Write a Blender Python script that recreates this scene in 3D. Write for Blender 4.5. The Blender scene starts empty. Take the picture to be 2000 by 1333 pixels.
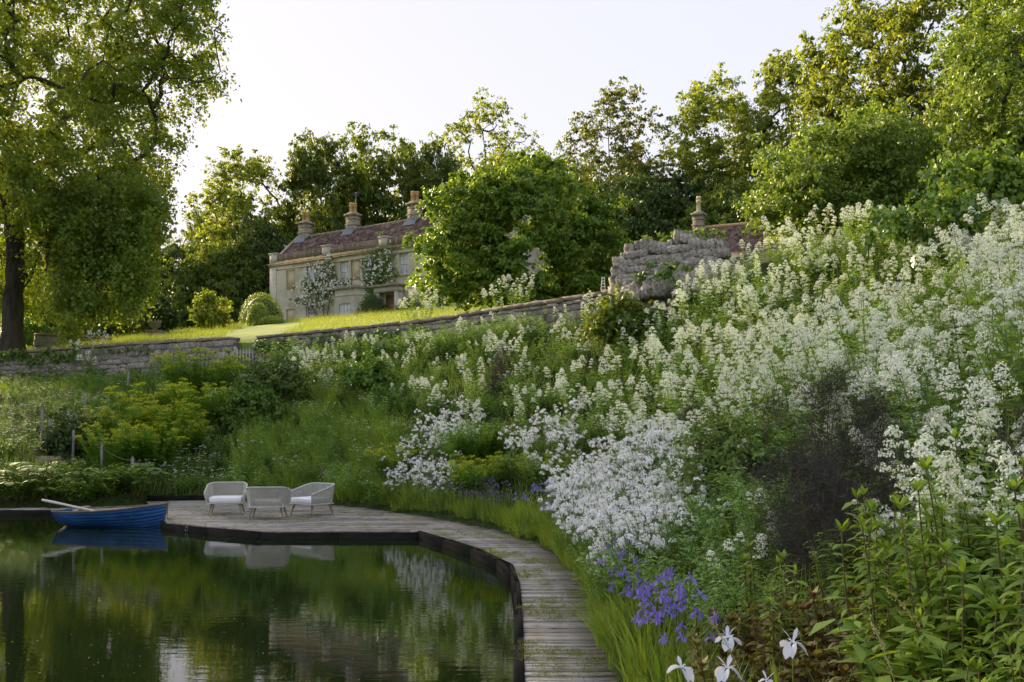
import bpy, math, random
import numpy as np
from mathutils import Vector, Matrix

# ------------------------------------------------------------------ camera, world, sun, exposure
sc = bpy.context.scene
COL = sc.collection
F_PX, CX, HY, CAM_Z = 1944.4, 1000.0, 830.0, 2.05
cam_d = bpy.data.cameras.new('camera'); cam = bpy.data.objects.new('camera', cam_d); COL.objects.link(cam)
cam.location = (0, 0, CAM_Z); cam.rotation_euler = (math.radians(90), 0, 0)
cam_d.sensor_width = 36; cam_d.lens = 35; cam_d.shift_y = (HY - 666.5) / 2000.0
cam_d.clip_start = 0.1; cam_d.clip_end = 3000
sc.camera = cam

SUN_AZ, SUN_EL = math.radians(-34), math.radians(22)        # azimuth from +Y, negative = towards -X
w = bpy.data.worlds.new('World'); sc.world = w; w.use_nodes = True
nt = w.node_tree; nt.nodes.clear()
sky = nt.nodes.new('ShaderNodeTexSky'); sky.sky_type = 'NISHITA'; sky.sun_disc = False
sky.sun_elevation = SUN_EL; sky.sun_rotation = SUN_AZ
sky.air_density = 1.0; sky.dust_density = 0.4; sky.ozone_density = 2.5
bg = nt.nodes.new('ShaderNodeBackground'); bg.inputs['Strength'].default_value = 0.122
wo = nt.nodes.new('ShaderNodeOutputWorld')
hs = nt.nodes.new('ShaderNodeHueSaturation'); hs.inputs['Saturation'].default_value = 2.0
gm = nt.nodes.new('ShaderNodeGamma'); gm.inputs['Gamma'].default_value = 0.11          # evens out the whole dome, as the photograph's soft exposure does
nt.links.new(sky.outputs[0], gm.inputs['Color']); nt.links.new(gm.outputs[0], hs.inputs['Color']); wb_ = nt.nodes.new('ShaderNodeMix'); wb_.data_type = 'RGBA'; wb_.blend_type = 'MULTIPLY'; wb_.inputs[0].default_value = 1.0; wb_.inputs[7].default_value = (1.05, .958, .995, 1)   # white balance
nt.links.new(hs.outputs[0], wb_.inputs[6]); nt.links.new(wb_.outputs[2], bg.inputs['Color'])
nt.links.new(bg.outputs[0], wo.inputs['Surface'])

sun_d = bpy.data.lights.new('sun', 'SUN'); sun = bpy.data.objects.new('sun', sun_d); COL.objects.link(sun)
sun_d.energy = 2.4; sun_d.angle = math.radians(16); sun_d.color = (1.0, 0.79, 0.48)   # warm evening sun, raised and widened to brighten the ground
sdir = Vector((math.sin(SUN_AZ) * math.cos(SUN_EL), math.cos(SUN_AZ) * math.cos(SUN_EL), math.sin(SUN_EL)))
sun.rotation_euler = sdir.to_track_quat('Z', 'Y').to_euler(); sun.location = (-40, 60, 60)

sc.view_settings.view_transform = 'Standard'; sc.view_settings.look = 'None'
sc.view_settings.gamma = 1.0; sc.view_settings.exposure = 2.86
sc.render.engine = 'CYCLES'
cy = sc.cycles
cy.max_bounces = 10; cy.diffuse_bounces = 7; cy.glossy_bounces = 3; cy.transmission_bounces = 6; cy.transparent_max_bounces = 4
cy.use_adaptive_sampling = True; cy.adaptive_threshold = 0.02
cy.use_denoising = True
cy.sample_clamp_indirect = 6.0

# ------------------------------------------------------------------ helpers: meshes
class MB:
    """collects geometry for ONE mesh"""
    def __init__(s): s.v = []; s.l = []; s.t = []; s.m = []; s.n = 0
    def add(s, v, f, mi=0):
        v = np.asarray(v, float).reshape(-1, 3); f = np.asarray(f, int)
        if len(f) == 0: return
        s.v.append(v); s.l.append((f + s.n).ravel()); s.t.append(np.full(len(f), f.shape[1])); s.m.append(np.full(len(f), mi)); s.n += len(v)
    def mesh(s, name, mats, smooth=False):
        me = bpy.data.meshes.new(name)
        v = np.concatenate(s.v); l = np.concatenate(s.l); t = np.concatenate(s.t); m = np.concatenate(s.m)
        me.vertices.add(len(v)); me.vertices.foreach_set('co', v.ravel().astype(np.float32))
        me.loops.add(len(l)); me.loops.foreach_set('vertex_index', l.astype(np.int32))
        me.polygons.add(len(t)); st = np.concatenate([[0], np.cumsum(t)[:-1]])
        me.polygons.foreach_set('loop_start', st.astype(np.int32)); me.polygons.foreach_set('loop_total', t.astype(np.int32))
        me.polygons.foreach_set('material_index', m.astype(np.int32))
        if smooth: me.polygons.foreach_set('use_smooth', np.ones(len(t), bool))
        me.update(calc_edges=True)
        for mt in (mats if isinstance(mats, (list, tuple)) else [mats]): me.materials.append(mt)
        return me
    def box(s, c, size, rz=0, mi=0, taper=1.0, jit=0, rng=None):
        x, y, z = [q / 2 for q in size]
        v = np.array([[-x,-y,-z],[x,-y,-z],[x,y,-z],[-x,y,-z],[-x*taper,-y*taper,z],[x*taper,-y*taper,z],[x*taper,y*taper,z],[-x*taper,y*taper,z]], float)
        if jit: v += rng.uniform(-jit, jit, v.shape)
        if rz:
            ca, sa = math.cos(rz), math.sin(rz); v = np.stack([v[:,0]*ca - v[:,1]*sa, v[:,0]*sa + v[:,1]*ca, v[:,2]], 1)
        s.add(v + np.array(c), BOXF, mi); return s
    def span(s, a, b, mi=0):
        a = np.array(a, float); b = np.array(b, float); return s.box((a + b) / 2, np.abs(b - a), 0, mi)
    def tube(s, pts, rad, k=6, mi=0, cap=True):
        pts = np.asarray(pts, float); n = len(pts); rad = np.broadcast_to(np.asarray(rad, float), (n,))
        tg = np.gradient(pts, axis=0); tg /= np.linalg.norm(tg, axis=1)[:, None] + 1e-9
        ref = np.array([0.0, 0, 1]) if abs(tg[:, 2]).mean() < 0.9 else np.array([1.0, 0, 0])
        a = np.cross(tg, ref); a /= np.linalg.norm(a, axis=1)[:, None] + 1e-9; b = np.cross(tg, a)
        th = np.arange(k) * 2 * math.pi / k
        v = pts[:, None] + rad[:, None, None] * (a[:, None] * np.cos(th)[None, :, None] + b[:, None] * np.sin(th)[None, :, None])
        i = np.arange(n - 1)[:, None] * k; j = np.arange(k)[None]; j2 = (j + 1) % k
        f = np.stack([i + j, i + j2, i + k + j2, i + k + j], -1).reshape(-1, 4)
        v = v.reshape(-1, 3)
        s.add(v, f, mi)
        if cap and k > 3:
            s.add(v[:k], [list(range(k))[::-1]], mi); s.add(v[-k:], [list(range(k))], mi)
        return s
    def lathe(s, prof, c=(0, 0, 0), k=16, mi=0):
        prof = np.asarray(prof, float); n = len(prof); th = np.arange(k) * 2 * math.pi / k
        v = np.stack([prof[:, 0, None] * np.cos(th), prof[:, 0, None] * np.sin(th), np.repeat(prof[:, 1, None], k, 1)], -1).reshape(-1, 3) + np.array(c)
        i = np.arange(n - 1)[:, None] * k; j = np.arange(k)[None]; j2 = (j + 1) % k
        s.add(v, np.stack([i + j, i + j2, i + k + j2, i + k + j], -1).reshape(-1, 4), mi)
        s.add(v[-k:], [list(range(k))], mi); return s
    def leaves(s, c, a, n, L, W, fold=0.12, mi=0):
        """one folded diamond per leaf"""
        c = np.asarray(c, float); N = len(c); L = np.broadcast_to(L, (N,))[:, None]; W = np.broadcast_to(W, (N,))[:, None]
        a = unit(a); b = unit(np.cross(n, a)); n = np.cross(a, b)
        v = np.stack([c - a * L / 2, c + b * W / 2 + n * L * fold - a * L * .05, c + a * L / 2 - n * L * .08, c - b * W / 2 + n * L * fold - a * L * .05], 1)
        s.add(v.reshape(-1, 3), np.arange(N * 4).reshape(N, 4), mi); return s
    def ribbons(s, p, d, side, L, W, bend, nseg=3, prof=None, mi=0):
        """curved blades: p + d L t + bend t^2, width W * prof(t)"""
        p = np.asarray(p, float); N = len(p); L = np.broadcast_to(L, (N,)); W = np.broadcast_to(W, (N,))
        d = unit(d); side = unit(side); bend = np.broadcast_to(bend, (N, 3))
        t = np.linspace(0, 1, nseg + 1); pr = np.array([prof(x) for x in t]) if prof else np.maximum(1 - t ** 2, .02)
        c = p[:, None] + d[:, None] * (L[:, None] * t)[:, :, None] + bend[:, None] * (t ** 2)[None, :, None]
        h = side[:, None] * (W[:, None] * pr[None] / 2)[:, :, None]
        v = np.stack([c - h, c + h], 2).reshape(-1, 3)
        k = (nseg + 1) * 2; i = np.arange(N)[:, None] * k + np.arange(nseg)[None] * 2
        s.add(v, np.stack([i, i + 1, i + 3, i + 2], -1).reshape(-1, 4), mi); return s
BOXF = [[0,3,2,1],[4,5,6,7],[0,1,5,4],[1,2,6,5],[2,3,7,6],[3,0,4,7]]
def unit(a):
    a = np.asarray(a, float); return a / (np.linalg.norm(a, axis=-1, keepdims=True) + 1e-9)
def rdir(rng, n, zs=1.0):
    v = rng.normal(size=(n, 3)); v[:, 2] *= zs; return unit(v)
LANCE = lambda t: max(.04, math.sin(math.pi * min(1, t * .92 + .06)) ** .8)
OVATE = lambda t: max(.04, math.sin(math.pi * (t * .96 + .02) ** .75))
STRAP = lambda t: 1.0 if t < .6 else max(.03, (1 - t) / .4)

def obj(name, me, parent=None, loc=(0, 0, 0), rz=0, scale=None):
    o = bpy.data.objects.new(name, me); COL.objects.link(o); o.location = loc
    if rz: o.rotation_euler = (0, 0, rz)
    if scale is not None: o.scale = (scale,) * 3 if not hasattr(scale, '__len__') else scale
    if parent is not None: o.parent = parent
    return o
def tag(o, label, cat, group=None):
    o['label'] = label; o['category'] = cat
    if group: o['group'] = group
    return o
def thing(name, label, cat, loc=(0, 0, 0), rz=0, group=None, scale=None):
    return tag(obj(name, None, None, loc, rz, scale), label, cat, group)
def struct(name, me, loc=(0, 0, 0)):
    o = obj(name, me, None, loc); o['kind'] = 'structure'; return o
def place(spec, name, label, cat, loc, rz=0, scale=1.0, group=None, tilt=None):
    """spec = [(part name, mesh), ...]; every part an object sharing mesh data"""
    t = thing(name, label, cat, loc, rz, group, scale)
    if tilt: t.rotation_euler = (tilt[0], tilt[1], rz)
    for pn, me in spec: obj(pn, me, t)
    return t

# ------------------------------------------------------------------ helpers: materials
def newmat(name):
    m = bpy.data.materials.new(name); m.use_nodes = True
    return m, m.node_tree, m.node_tree.nodes['Principled BSDF'], m.node_tree.nodes['Material Output']
def ramp(t, stops):
    r = t.nodes.new('ShaderNodeValToRGB'); e = r.color_ramp.elements
    while len(e) < len(stops): e.new(0.5)
    for q, (p, c) in zip(e, stops): q.position = p; q.color = (*c, 1)
    return r
def coords(t, space, scale):
    tc = t.nodes.new('ShaderNodeTexCoord'); mp = t.nodes.new('ShaderNodeMapping'); mp.inputs['Scale'].default_value = scale
    t.links.new(tc.outputs[space], mp.inputs[0]); return mp
def surf(name, stops, scale=4.0, rough=.85, bump=.3, bscale=None, space='Object', stretch=(1, 1, 1), detail=8, vary=.0, dist=.02, spec=.3):
    m, t, b, o = newmat(name)
    mp = coords(t, space, stretch)
    n = t.nodes.new('ShaderNodeTexNoise'); n.inputs['Scale'].default_value = scale; n.inputs['Detail'].default_value = detail; n.inputs['Roughness'].default_value = .62
    t.links.new(mp.outputs[0], n.inputs['Vector']); r = ramp(t, stops); t.links.new(n.outputs[0], r.inputs[0])
    col = r.outputs[0]
    if vary:
        oi = t.nodes.new('ShaderNodeObjectInfo'); mr = t.nodes.new('ShaderNodeMapRange'); mr.inputs[3].default_value = 1 - vary; mr.inputs[4].default_value = 1 + vary
        t.links.new(oi.outputs['Random'], mr.inputs[0]); h = t.nodes.new('ShaderNodeHueSaturation'); t.links.new(mr.outputs[0], h.inputs['Value']); t.links.new(col, h.inputs['Color']); col = h.outputs[0]
    t.links.new(col, b.inputs['Base Color']); b.inputs['Roughness'].default_value = rough; b.inputs['Specular IOR Level'].default_value = spec
    if bump:
        n2 = t.nodes.new('ShaderNodeTexNoise'); n2.inputs['Scale'].default_value = bscale or scale * 5; n2.inputs['Detail'].default_value = 6
        t.links.new(mp.outputs[0], n2.inputs['Vector']); bp = t.nodes.new('ShaderNodeBump'); bp.inputs['Strength'].default_value = bump; bp.inputs['Distance'].default_value = dist
        t.links.new(n2.outputs[0], bp.inputs['Height']); t.links.new(bp.outputs[0], b.inputs['Normal'])
    return m
TREE_LEAVES = ('oak_leaf', 'ash_leaf', 'beech_leaf', 'broad_leaf', 'dark_leaf', 'hazel_leaf', 'maple_leaf')
def leafm(name, c1, c2, trans=.4, tcol=None, rough=.5, spec=.35, ovar=.18):
    """leaf: colour differs from leaf to leaf (random per island) and from plant to plant; lets light through"""
    m, t, b, o = newmat(name)
    if c1[1] > c1[0] and c1[1] > c1[2] and c1[1] < .15: kk = (1.7, 1.6, 1.3) if name in TREE_LEAVES else (2.35, 2.1, 1.75); c1, c2 = [tuple(a * b for a, b in zip(c, kk)) for c in (c1, c2)]
    g = t.nodes.new('ShaderNodeNewGeometry'); r = ramp(t, [(0, c1), (1, c2)]); t.links.new(g.outputs['Random Per Island'], r.inputs[0])
    oi = t.nodes.new('ShaderNodeObjectInfo'); mr = t.nodes.new('ShaderNodeMapRange'); mr.inputs[3].default_value = 1 - ovar; mr.inputs[4].default_value = 1 + ovar
    t.links.new(oi.outputs['Random'], mr.inputs[0]); h = t.nodes.new('ShaderNodeHueSaturation'); t.links.new(mr.outputs[0], h.inputs['Value']); t.links.new(r.outputs[0], h.inputs['Color'])
    t.links.new(h.outputs[0], b.inputs['Base Color']); b.inputs['Roughness'].default_value = rough; b.inputs['Specular IOR Level'].default_value = spec
    if trans:
        tr = t.nodes.new('ShaderNodeBsdfTranslucent'); mx = t.nodes.new('ShaderNodeMixShader'); mx.inputs[0].default_value = trans
        mu = t.nodes.new('ShaderNodeMix'); mu.data_type = 'RGBA'; mu.blend_type = 'MULTIPLY'; mu.inputs[0].default_value = 1.0
        t.links.new(h.outputs[0], mu.inputs[6]); mu.inputs[7].default_value = (*(tcol or (1.7, 1.55, .7)), 1)
        t.links.new(mu.outputs[2], tr.inputs[0]); t.links.new(b.outputs[0], mx.inputs[1]); t.links.new(tr.outputs[0], mx.inputs[2]); t.links.new(mx.outputs[0], o.inputs[0])
    return m
def plain(name, c, rough=.6, metal=0, spec=.4, vary=0):
    k = lambda q: tuple(max(0, x * q) for x in c)
    m = surf(name, [(.3, k(.86)), (.7, k(1.1))], 6, rough, .1, None, vary=vary, spec=spec)
    m.node_tree.nodes['Principled BSDF'].inputs['Metallic'].default_value = metal; return m

M = {}
M['bark'] = surf('bark', [(.3, (.03, .024, .018)), (.7, (.10, .085, .065))], 3, .95, .9, 8, stretch=(1, 1, .25), dist=.08)
M['twig'] = surf('twig', [(.3, (.035, .028, .02)), (.7, (.09, .075, .055))], 6, .9, 0)
M['oak'] = leafm('oak_leaf', (.038, .075, .016), (.085, .14, .028), .42, (2.0, 1.5, .5))
M['ash'] = leafm('ash_leaf', (.055, .10, .022), (.11, .17, .035), .48, (2.0, 1.5, .5))
M['beech'] = leafm('beech_leaf', (.042, .075, .02), (.09, .125, .03), .40, (2.0, 1.5, .5))
M['plane'] = leafm('broad_leaf', (.055, .105, .02), (.11, .18, .035), .45, (2.0, 1.5, .5))
M['maple'] = leafm('maple_leaf', (.065, .135, .022), (.12, .205, .034), .34, (1.6, 1.35, .5))
M['hazel'] = leafm('hazel_leaf', (.055, .105, .02), (.105, .17, .035), .32, (1.6, 1.35, .5))
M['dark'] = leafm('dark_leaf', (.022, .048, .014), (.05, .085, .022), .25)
M['yew'] = leafm('clipped_leaf', (.085, .145, .02), (.15, .21, .035), .2)
M['lime'] = leafm('lime_leaf', (.18, .26, .03), (.30, .38, .06), .4)
M['ivy'] = leafm('ivy_leaf', (.025, .06, .014), (.07, .13, .025), .2, rough=.35)
M['rose_leaf'] = leafm('rose_leaf', (.03, .065, .016), (.07, .12, .028), .3)
M['white'] = leafm('white_petal', (.90, .90, .89), (.96, .96, .95), .1, (1, 1, 1), .7, .1, .03)
M['cream'] = leafm('cream_petal', (.80, .85, .62), (.95, .96, .87), .1, (1, 1, .9), .7, .1, .06)
M['violet'] = leafm('violet_petal', (.16, .12, .50), (.32, .26, .70), .35, (1.1, 1, 1.2), .6, .1, .15)
M['violet_white'] = leafm('pale_iris_petal', (.66, .70, .88), (.88, .90, .94), .35, (1, 1, 1), .6, .1, .05)
M['mauve'] = leafm('mauve_petal', (.13, .08, .22), (.28, .20, .36), .3, (1, 1, 1), .6, .1, .1)
M['yellow'] = leafm('yellow_petal', (.65, .50, .03), (.80, .62, .05), .2, (1, 1, .6), .6, .1)
M['val_leaf'] = leafm('valerian_leaf', (.075, .14, .03), (.13, .21, .05), .4)
M['val_stem'] = leafm('valerian_stem', (.10, .19, .05), (.15, .25, .07), .0)
M['rocket_leaf'] = leafm('rocket_leaf', (.06, .12, .028), (.11, .19, .04), .35)
M['iris_leaf'] = leafm('iris_leaf', (.10, .19, .02), (.24, .33, .06), .4)
M['phlox_leaf'] = leafm('phlox_leaf', (.04, .085, .014), (.115, .19, .03), .38)
M['peren'] = leafm('perennial_leaf', (.035, .085, .018), (.08, .15, .03), .35)
M['peren2'] = leafm('perennial_leaf_pale', (.07, .14, .04), (.12, .21, .06), .35)
M['euph_leaf'] = leafm('euphorbia_leaf', (.06, .13, .018), (.10, .19, .03), .35)
M['euph_top'] = leafm('euphorbia_bract', (.28, .35, .018), (.44, .49, .035), .35)
M['fennel'] = leafm('fennel_thread', (.026, .025, .021), (.058, .053, .044), .15, (1, 1, 1))
M['bronze'] = leafm('bronze_leaf', (.10, .045, .03), (.22, .24, .05), .3)
M['rodger'] = leafm('rodgersia_leaf', (.07, .15, .02), (.13, .24, .035), .35)
M['grass'] = leafm('grass_blade', (.05, .105, .014), (.12, .185, .035), .4)
M['meadow'] = leafm('meadow_blade', (.13, .20, .035), (.25, .30, .085), .4)
M['edge_grass'] = leafm('edge_grass_blade', (.13, .22, .022), (.30, .37, .06), .4)
M['straw'] = leafm('straw_stem', (.35, .34, .14), (.48, .46, .22), .3)
M['brown_stem'] = leafm('brown_stem', (.10, .07, .035), (.15, .11, .05), 0)
M['stone'] = surf('rubble_stone', [(.28, (.13, .12, .10)), (.5, (.26, .24, .205)), (.72, (.42, .39, .33))], 5, .95, .7, 18, vary=.28)
M['mortar'] = surf('old_mortar', [(.3, (.07, .065, .05)), (.7, (.16, .15, .12))], 6, .97, .6, 20)
M['coping'] = surf('coping_stone', [(.25, (.12, .105, .08)), (.55, (.27, .23, .17)), (.75, (.38, .34, .27))], 3, .95, .6, 16, vary=.15)
M['ruin'] = surf('ruin_stone', [(.28, (.12, .112, .095)), (.46, (.31, .29, .25)), (.6, (.47, .44, .37)), (.74, (.54, .46, .31))], 3.4, .95, .9, 9, vary=.2, dist=.05)
M['ashlar'] = surf('house_ashlar', [(.25, (.38, .345, .275)), (.48, (.56, .515, .42)), (.7, (.68, .63, .52))], .8, .9, .35, 9, stretch=(1, 1, .55), dist=.03)
M['ashlar_pale'] = surf('pale_ashlar', [(.3, (.40, .37, .31)), (.7, (.58, .55, .48))], 1.2, .9, .25, 9)
M['blind'] = surf('blind_window_render', [(.3, (.46, .39, .25)), (.7, (.60, .51, .33))], 1.5, .9, .2)
M['cornice'] = surf('weathered_cornice', [(.25, (.13, .115, .085)), (.5, (.27, .235, .17)), (.75, (.42, .38, .29))], 1.8, .95, .5, 10)
M['parapet'] = surf('lichened_parapet', [(.25, (.14, .115, .085)), (.5, (.27, .22, .16)), (.75, (.45, .39, .31))], 2.2, .95, .4, 10, vary=.25)
M['stack'] = surf('chimney_stone', [(.25, (.13, .12, .095)), (.5, (.30, .265, .20)), (.75, (.50, .44, .33))], 2.5, .95, .5, 10)
M['pot'] = surf('chimney_pot_clay', [(.3, (.42, .28, .12)), (.7, (.60, .42, .20))], 5, .85, .2, vary=.15)
M['pot_cream'] = surf('cream_pot_clay', [(.3, (.55, .46, .27)), (.7, (.70, .60, .38))], 5, .85, .2)
M['tile'] = surf('clay_pantile', [(.25, (.07, .05, .045)), (.5, (.135, .085, .072)), (.75, (.22, .145, .12))], 3.2, .9, .3, 20, detail=10)
def tile_mat():
    m, t, b, o = newmat('clay_pantile')
    tc = t.nodes.new('ShaderNodeTexCoord'); mp = t.nodes.new('ShaderNodeMapping'); mp.inputs['Scale'].default_value = (1 / .3, 1 / .21, 0); t.links.new(tc.outputs['Object'], mp.inputs[0])
    fl = t.nodes.new('ShaderNodeVectorMath'); fl.operation = 'FLOOR'; t.links.new(mp.outputs[0], fl.inputs[0]); wn = t.nodes.new('ShaderNodeTexWhiteNoise'); t.links.new(fl.outputs[0], wn.inputs['Vector'])
    ns = t.nodes.new('ShaderNodeTexNoise'); ns.inputs['Scale'].default_value = 3.0; ns.inputs['Detail'].default_value = 8; t.links.new(tc.outputs['Object'], ns.inputs['Vector'])
    ad = t.nodes.new('ShaderNodeMath'); ad.operation = 'MULTIPLY_ADD'; ad.inputs[1].default_value = .55; t.links.new(wn.outputs['Value'], ad.inputs[0]); mu = t.nodes.new('ShaderNodeMath'); mu.operation = 'MULTIPLY'; mu.inputs[1].default_value = .55; t.links.new(ns.outputs[0], mu.inputs[0]); t.links.new(mu.outputs[0], ad.inputs[2])
    r = ramp(t, [(.2, (.045, .034, .032)), (.45, (.095, .066, .058)), (.65, (.15, .10, .085)), (.9, (.24, .175, .15))]); t.links.new(ad.outputs[0], r.inputs[0]); t.links.new(r.outputs[0], b.inputs['Base Color']); b.inputs['Roughness'].default_value = .9; b.inputs['Specular IOR Level'].default_value = .2; return m
M['tile'] = tile_mat()
M['lead'] = plain('lead_flashing', (.15, .17, .21), .6)
M['paint'] = plain('white_paint', (.72, .72, .70), .5)
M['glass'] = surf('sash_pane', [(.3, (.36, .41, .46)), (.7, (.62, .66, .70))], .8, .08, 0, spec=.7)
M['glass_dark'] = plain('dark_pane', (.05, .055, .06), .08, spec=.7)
M['doorwood'] = plain('door_wood', (.20, .12, .055), .6)
M['metal'] = plain('aerial_metal', (.18, .18, .19), .4, .7)
M['deck'] = surf('weathered_deck', [(.30, (.05, .044, .038)), (.40, (.17, .155, .135)), (.50, (.32, .30, .27)), (.62, (.45, .43, .395)), (.78, (.58, .565, .53))], 5.5, .92, 1.0, 9, space='Object', stretch=(.5, 5, 4), vary=.30, dist=.02)
M['fascia'] = surf('wet_black_board', [(.3, (.008, .008, .007)), (.6, (.022, .021, .018)), (.85, (.06, .055, .04))], 3, .95, .5, 20, stretch=(.5, .5, 3), spec=.08)
M['joist'] = plain('deck_joist', (.03, .027, .022), .9)
M['moss'] = leafm('moss_tuft', (.14, .19, .02), (.26, .27, .05), .2)
M['post'] = surf('grey_oak_post', [(.3, (.14, .13, .12)), (.7, (.29, .28, .265))], 8, .9, .5, 30, stretch=(3, 3, .4), vary=.12)
M['gatewood'] = surf('gate_wood', [(.3, (.25, .24, .21)), (.7, (.44, .42, .38))], 8, .9, .5, 30, stretch=(3, 3, .4), vary=.12)
M['wire'] = plain('rusty_wire', (.13, .09, .06), .7)
M['rope'] = plain('grey_rope', (.46, .46, .41), .8)
M['frame'] = plain('chair_rail', (.50, .50, .45), .6)
M['cushion'] = surf('white_cushion', [(.3, (.80, .80, .80)), (.7, (.86, .86, .86))], 3, .9, .15, 60)
M['leg'] = surf('teak_leg', [(.3, (.20, .16, .11)), (.7, (.36, .30, .22))], 8, .75, .2, stretch=(3, 3, .4), vary=.1)
M['blue'] = surf('blue_boat_paint', [(.28, (.012, .06, .19)), (.5, (.02, .10, .30)), (.78, (.05, .16, .38))], 3.5, .42, .18, 22, stretch=(.6, 1, 1.6), spec=.4)
M['boat_in'] = surf('grey_boat_lining', [(.3, (.26, .24, .20)), (.7, (.46, .44, .38))], 6, .85, .3)
M['boat_rail'] = surf('boat_rail_wood', [(.3, (.09, .075, .055)), (.7, (.24, .20, .15))], 8, .8, .3)
M['oar'] = surf('oar_wood', [(.3, (.55, .54, .50)), (.7, (.72, .71, .67))], 8, .6, .15)
M['dirt'] = surf('bare_soil', [(.3, (.03, .025, .015)), (.7, (.08, .065, .04))], 5, .98, .6)

def lichen(m, col, scale, lo, hi):
    t = m.node_tree; b = t.nodes['Principled BSDF']; src = b.inputs['Base Color'].links[0].from_socket; tc = t.nodes.new('ShaderNodeNewGeometry')
    n = t.nodes.new('ShaderNodeTexNoise'); n.inputs['Scale'].default_value = scale; n.inputs['Detail'].default_value = 10; n.inputs['Roughness'].default_value = .75; t.links.new(tc.outputs['Position'], n.inputs['Vector'])
    r = ramp(t, [(lo, (0, 0, 0)), (hi, (1, 1, 1))]); t.links.new(n.outputs[0], r.inputs[0]); mx = t.nodes.new('ShaderNodeMix'); mx.data_type = 'RGBA'; t.links.new(r.outputs[0], mx.inputs[0]); t.links.new(src, mx.inputs[6]); mx.inputs[7].default_value = (*col, 1); t.links.new(mx.outputs[2], b.inputs['Base Color'])
lichen(M['deck'], (.20, .185, .06), 1.6, .52, .74); lichen(M['deck'], (.09, .08, .06), 3.1, .56, .70)
lichen(M['stone'], (.10, .11, .05), 1.1, .55, .72); lichen(M['coping'], (.30, .27, .13), 1.7, .55, .72); lichen(M['ruin'], (.11, .105, .09), .9, .50, .68); lichen(M['ashlar'], (.22, .205, .17), .45, .52, .72); lichen(M['fascia'], (.05, .05, .02), 2.2, .62, .8)
lichen(M['blue'], (.10, .17, .26), 2.6, .60, .75); lichen(M['blue'], (.012, .05, .10), 1.2, .55, .8)
def water_mat():
    m, t, b, o = newmat('pond_water')
    b.inputs['Base Color'].default_value = (.010, .018, .005, 1); b.inputs['Roughness'].default_value = .015; b.inputs['IOR'].default_value = 1.4
    b.inputs['Specular IOR Level'].default_value = .62
    mp = coords(t, 'Object', (.9, 3.2, 1)); n = t.nodes.new('ShaderNodeTexNoise'); n.inputs['Scale'].default_value = 2.3; n.inputs['Detail'].default_value = 3
    t.links.new(mp.outputs[0], n.inputs['Vector']); bp = t.nodes.new('ShaderNodeBump'); bp.inputs['Strength'].default_value = .024; bp.inputs['Distance'].default_value = .05
    t.links.new(n.outputs[0], bp.inputs['Height']); t.links.new(bp.outputs[0], b.inputs['Normal']); return m
def ground_mat():
    m, t, b, o = newmat('garden_ground')
    mp = coords(t, 'Object', (1, 1, 1)); n = t.nodes.new('ShaderNodeTexNoise'); n.inputs['Scale'].default_value = .35; n.inputs['Detail'].default_value = 9
    n2 = t.nodes.new('ShaderNodeTexNoise'); n2.inputs['Scale'].default_value = 9; n2.inputs['Detail'].default_value = 6
    t.links.new(mp.outputs[0], n.inputs['Vector']); t.links.new(mp.outputs[0], n2.inputs['Vector'])
    at = t.nodes.new('ShaderNodeAttribute'); at.attribute_name = 'turf'
    r1 = ramp(t, [(.3, (.018, .028, .010)), (.7, (.05, .075, .018))])          # bank soil with ground cover
    r2 = ramp(t, [(.3, (.10, .17, .025)), (.7, (.17, .24, .045))])              # mown turf
    t.links.new(n2.outputs[0], r1.inputs[0]); t.links.new(n2.outputs[0], r2.inputs[0])
    mx = t.nodes.new('ShaderNodeMix'); mx.data_type = 'RGBA'; t.links.new(at.outputs['Fac'], mx.inputs[0]); t.links.new(r1.outputs[0], mx.inputs[6]); t.links.new(r2.outputs[0], mx.inputs[7])
    t.links.new(mx.outputs[2], b.inputs['Base Color']); b.inputs['Roughness'].default_value = .95; b.inputs['Specular IOR Level'].default_value = .1
    bp = t.nodes.new('ShaderNodeBump'); bp.inputs['Strength'].default_value = .6; bp.inputs['Distance'].default_value = .08
    t.links.new(n2.outputs[0], bp.inputs['Height']); t.links.new(bp.outputs[0], b.inputs['Normal']); return m

# ------------------------------------------------------------------ terrain: pond, bank, wall line, meadow, hill
BANK = np.array([(.75,-10),(.75,4),(.78,7.9),(.90,10.8),(.86,13.7),(.44,17),(-.4,19.4),(-1.9,22.1),(-3.8,24.6),(-5.4,26.1),(-7.8,27.0),(-9.9,27.0),(-11.2,25.5),(-60,25.5)], float)
WALL = np.array([(-90,94),(-27,52.8),(-18,46.8),(-12.05,43.4),(-10.9,43.2),(-3,36.2),(3.4,27.9),(10.6,20.7),(24,10),(40,-6)], float)
def pdist(X, Y, poly):
    d = np.full(X.shape, 1e9)
    for a, b in zip(poly[:-1], poly[1:]):
        e = b - a; t = np.clip(((X - a[0]) * e[0] + (Y - a[1]) * e[1]) / (e @ e), 0, 1)
        d = np.minimum(d, np.hypot(X - a[0] - t * e[0], Y - a[1] - t * e[1]))
    return d
def inside(X, Y, poly):
    r = np.zeros(X.shape, bool); n = len(poly); j = n - 1
    for i in range(n):
        xi, yi = poly[i]; xj, yj = poly[j]
        c = ((yi > Y) != (yj > Y)) & (X < (xj - xi) * (Y - yi) / (yj - yi + 1e-12) + xi); r ^= c; j = i
    return r
POND_POLY = np.vstack([BANK, [(-60, -10)]])
MEADOW_POLY = np.vstack([WALL, [(1500, -60), (1500, 1500), (-1500, 1500), (-1500, 94)]])
def sstep(a, b, x):
    t = np.clip((x - a) / (b - a), 0, 1); return t * t * (3 - 2 * t)
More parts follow.
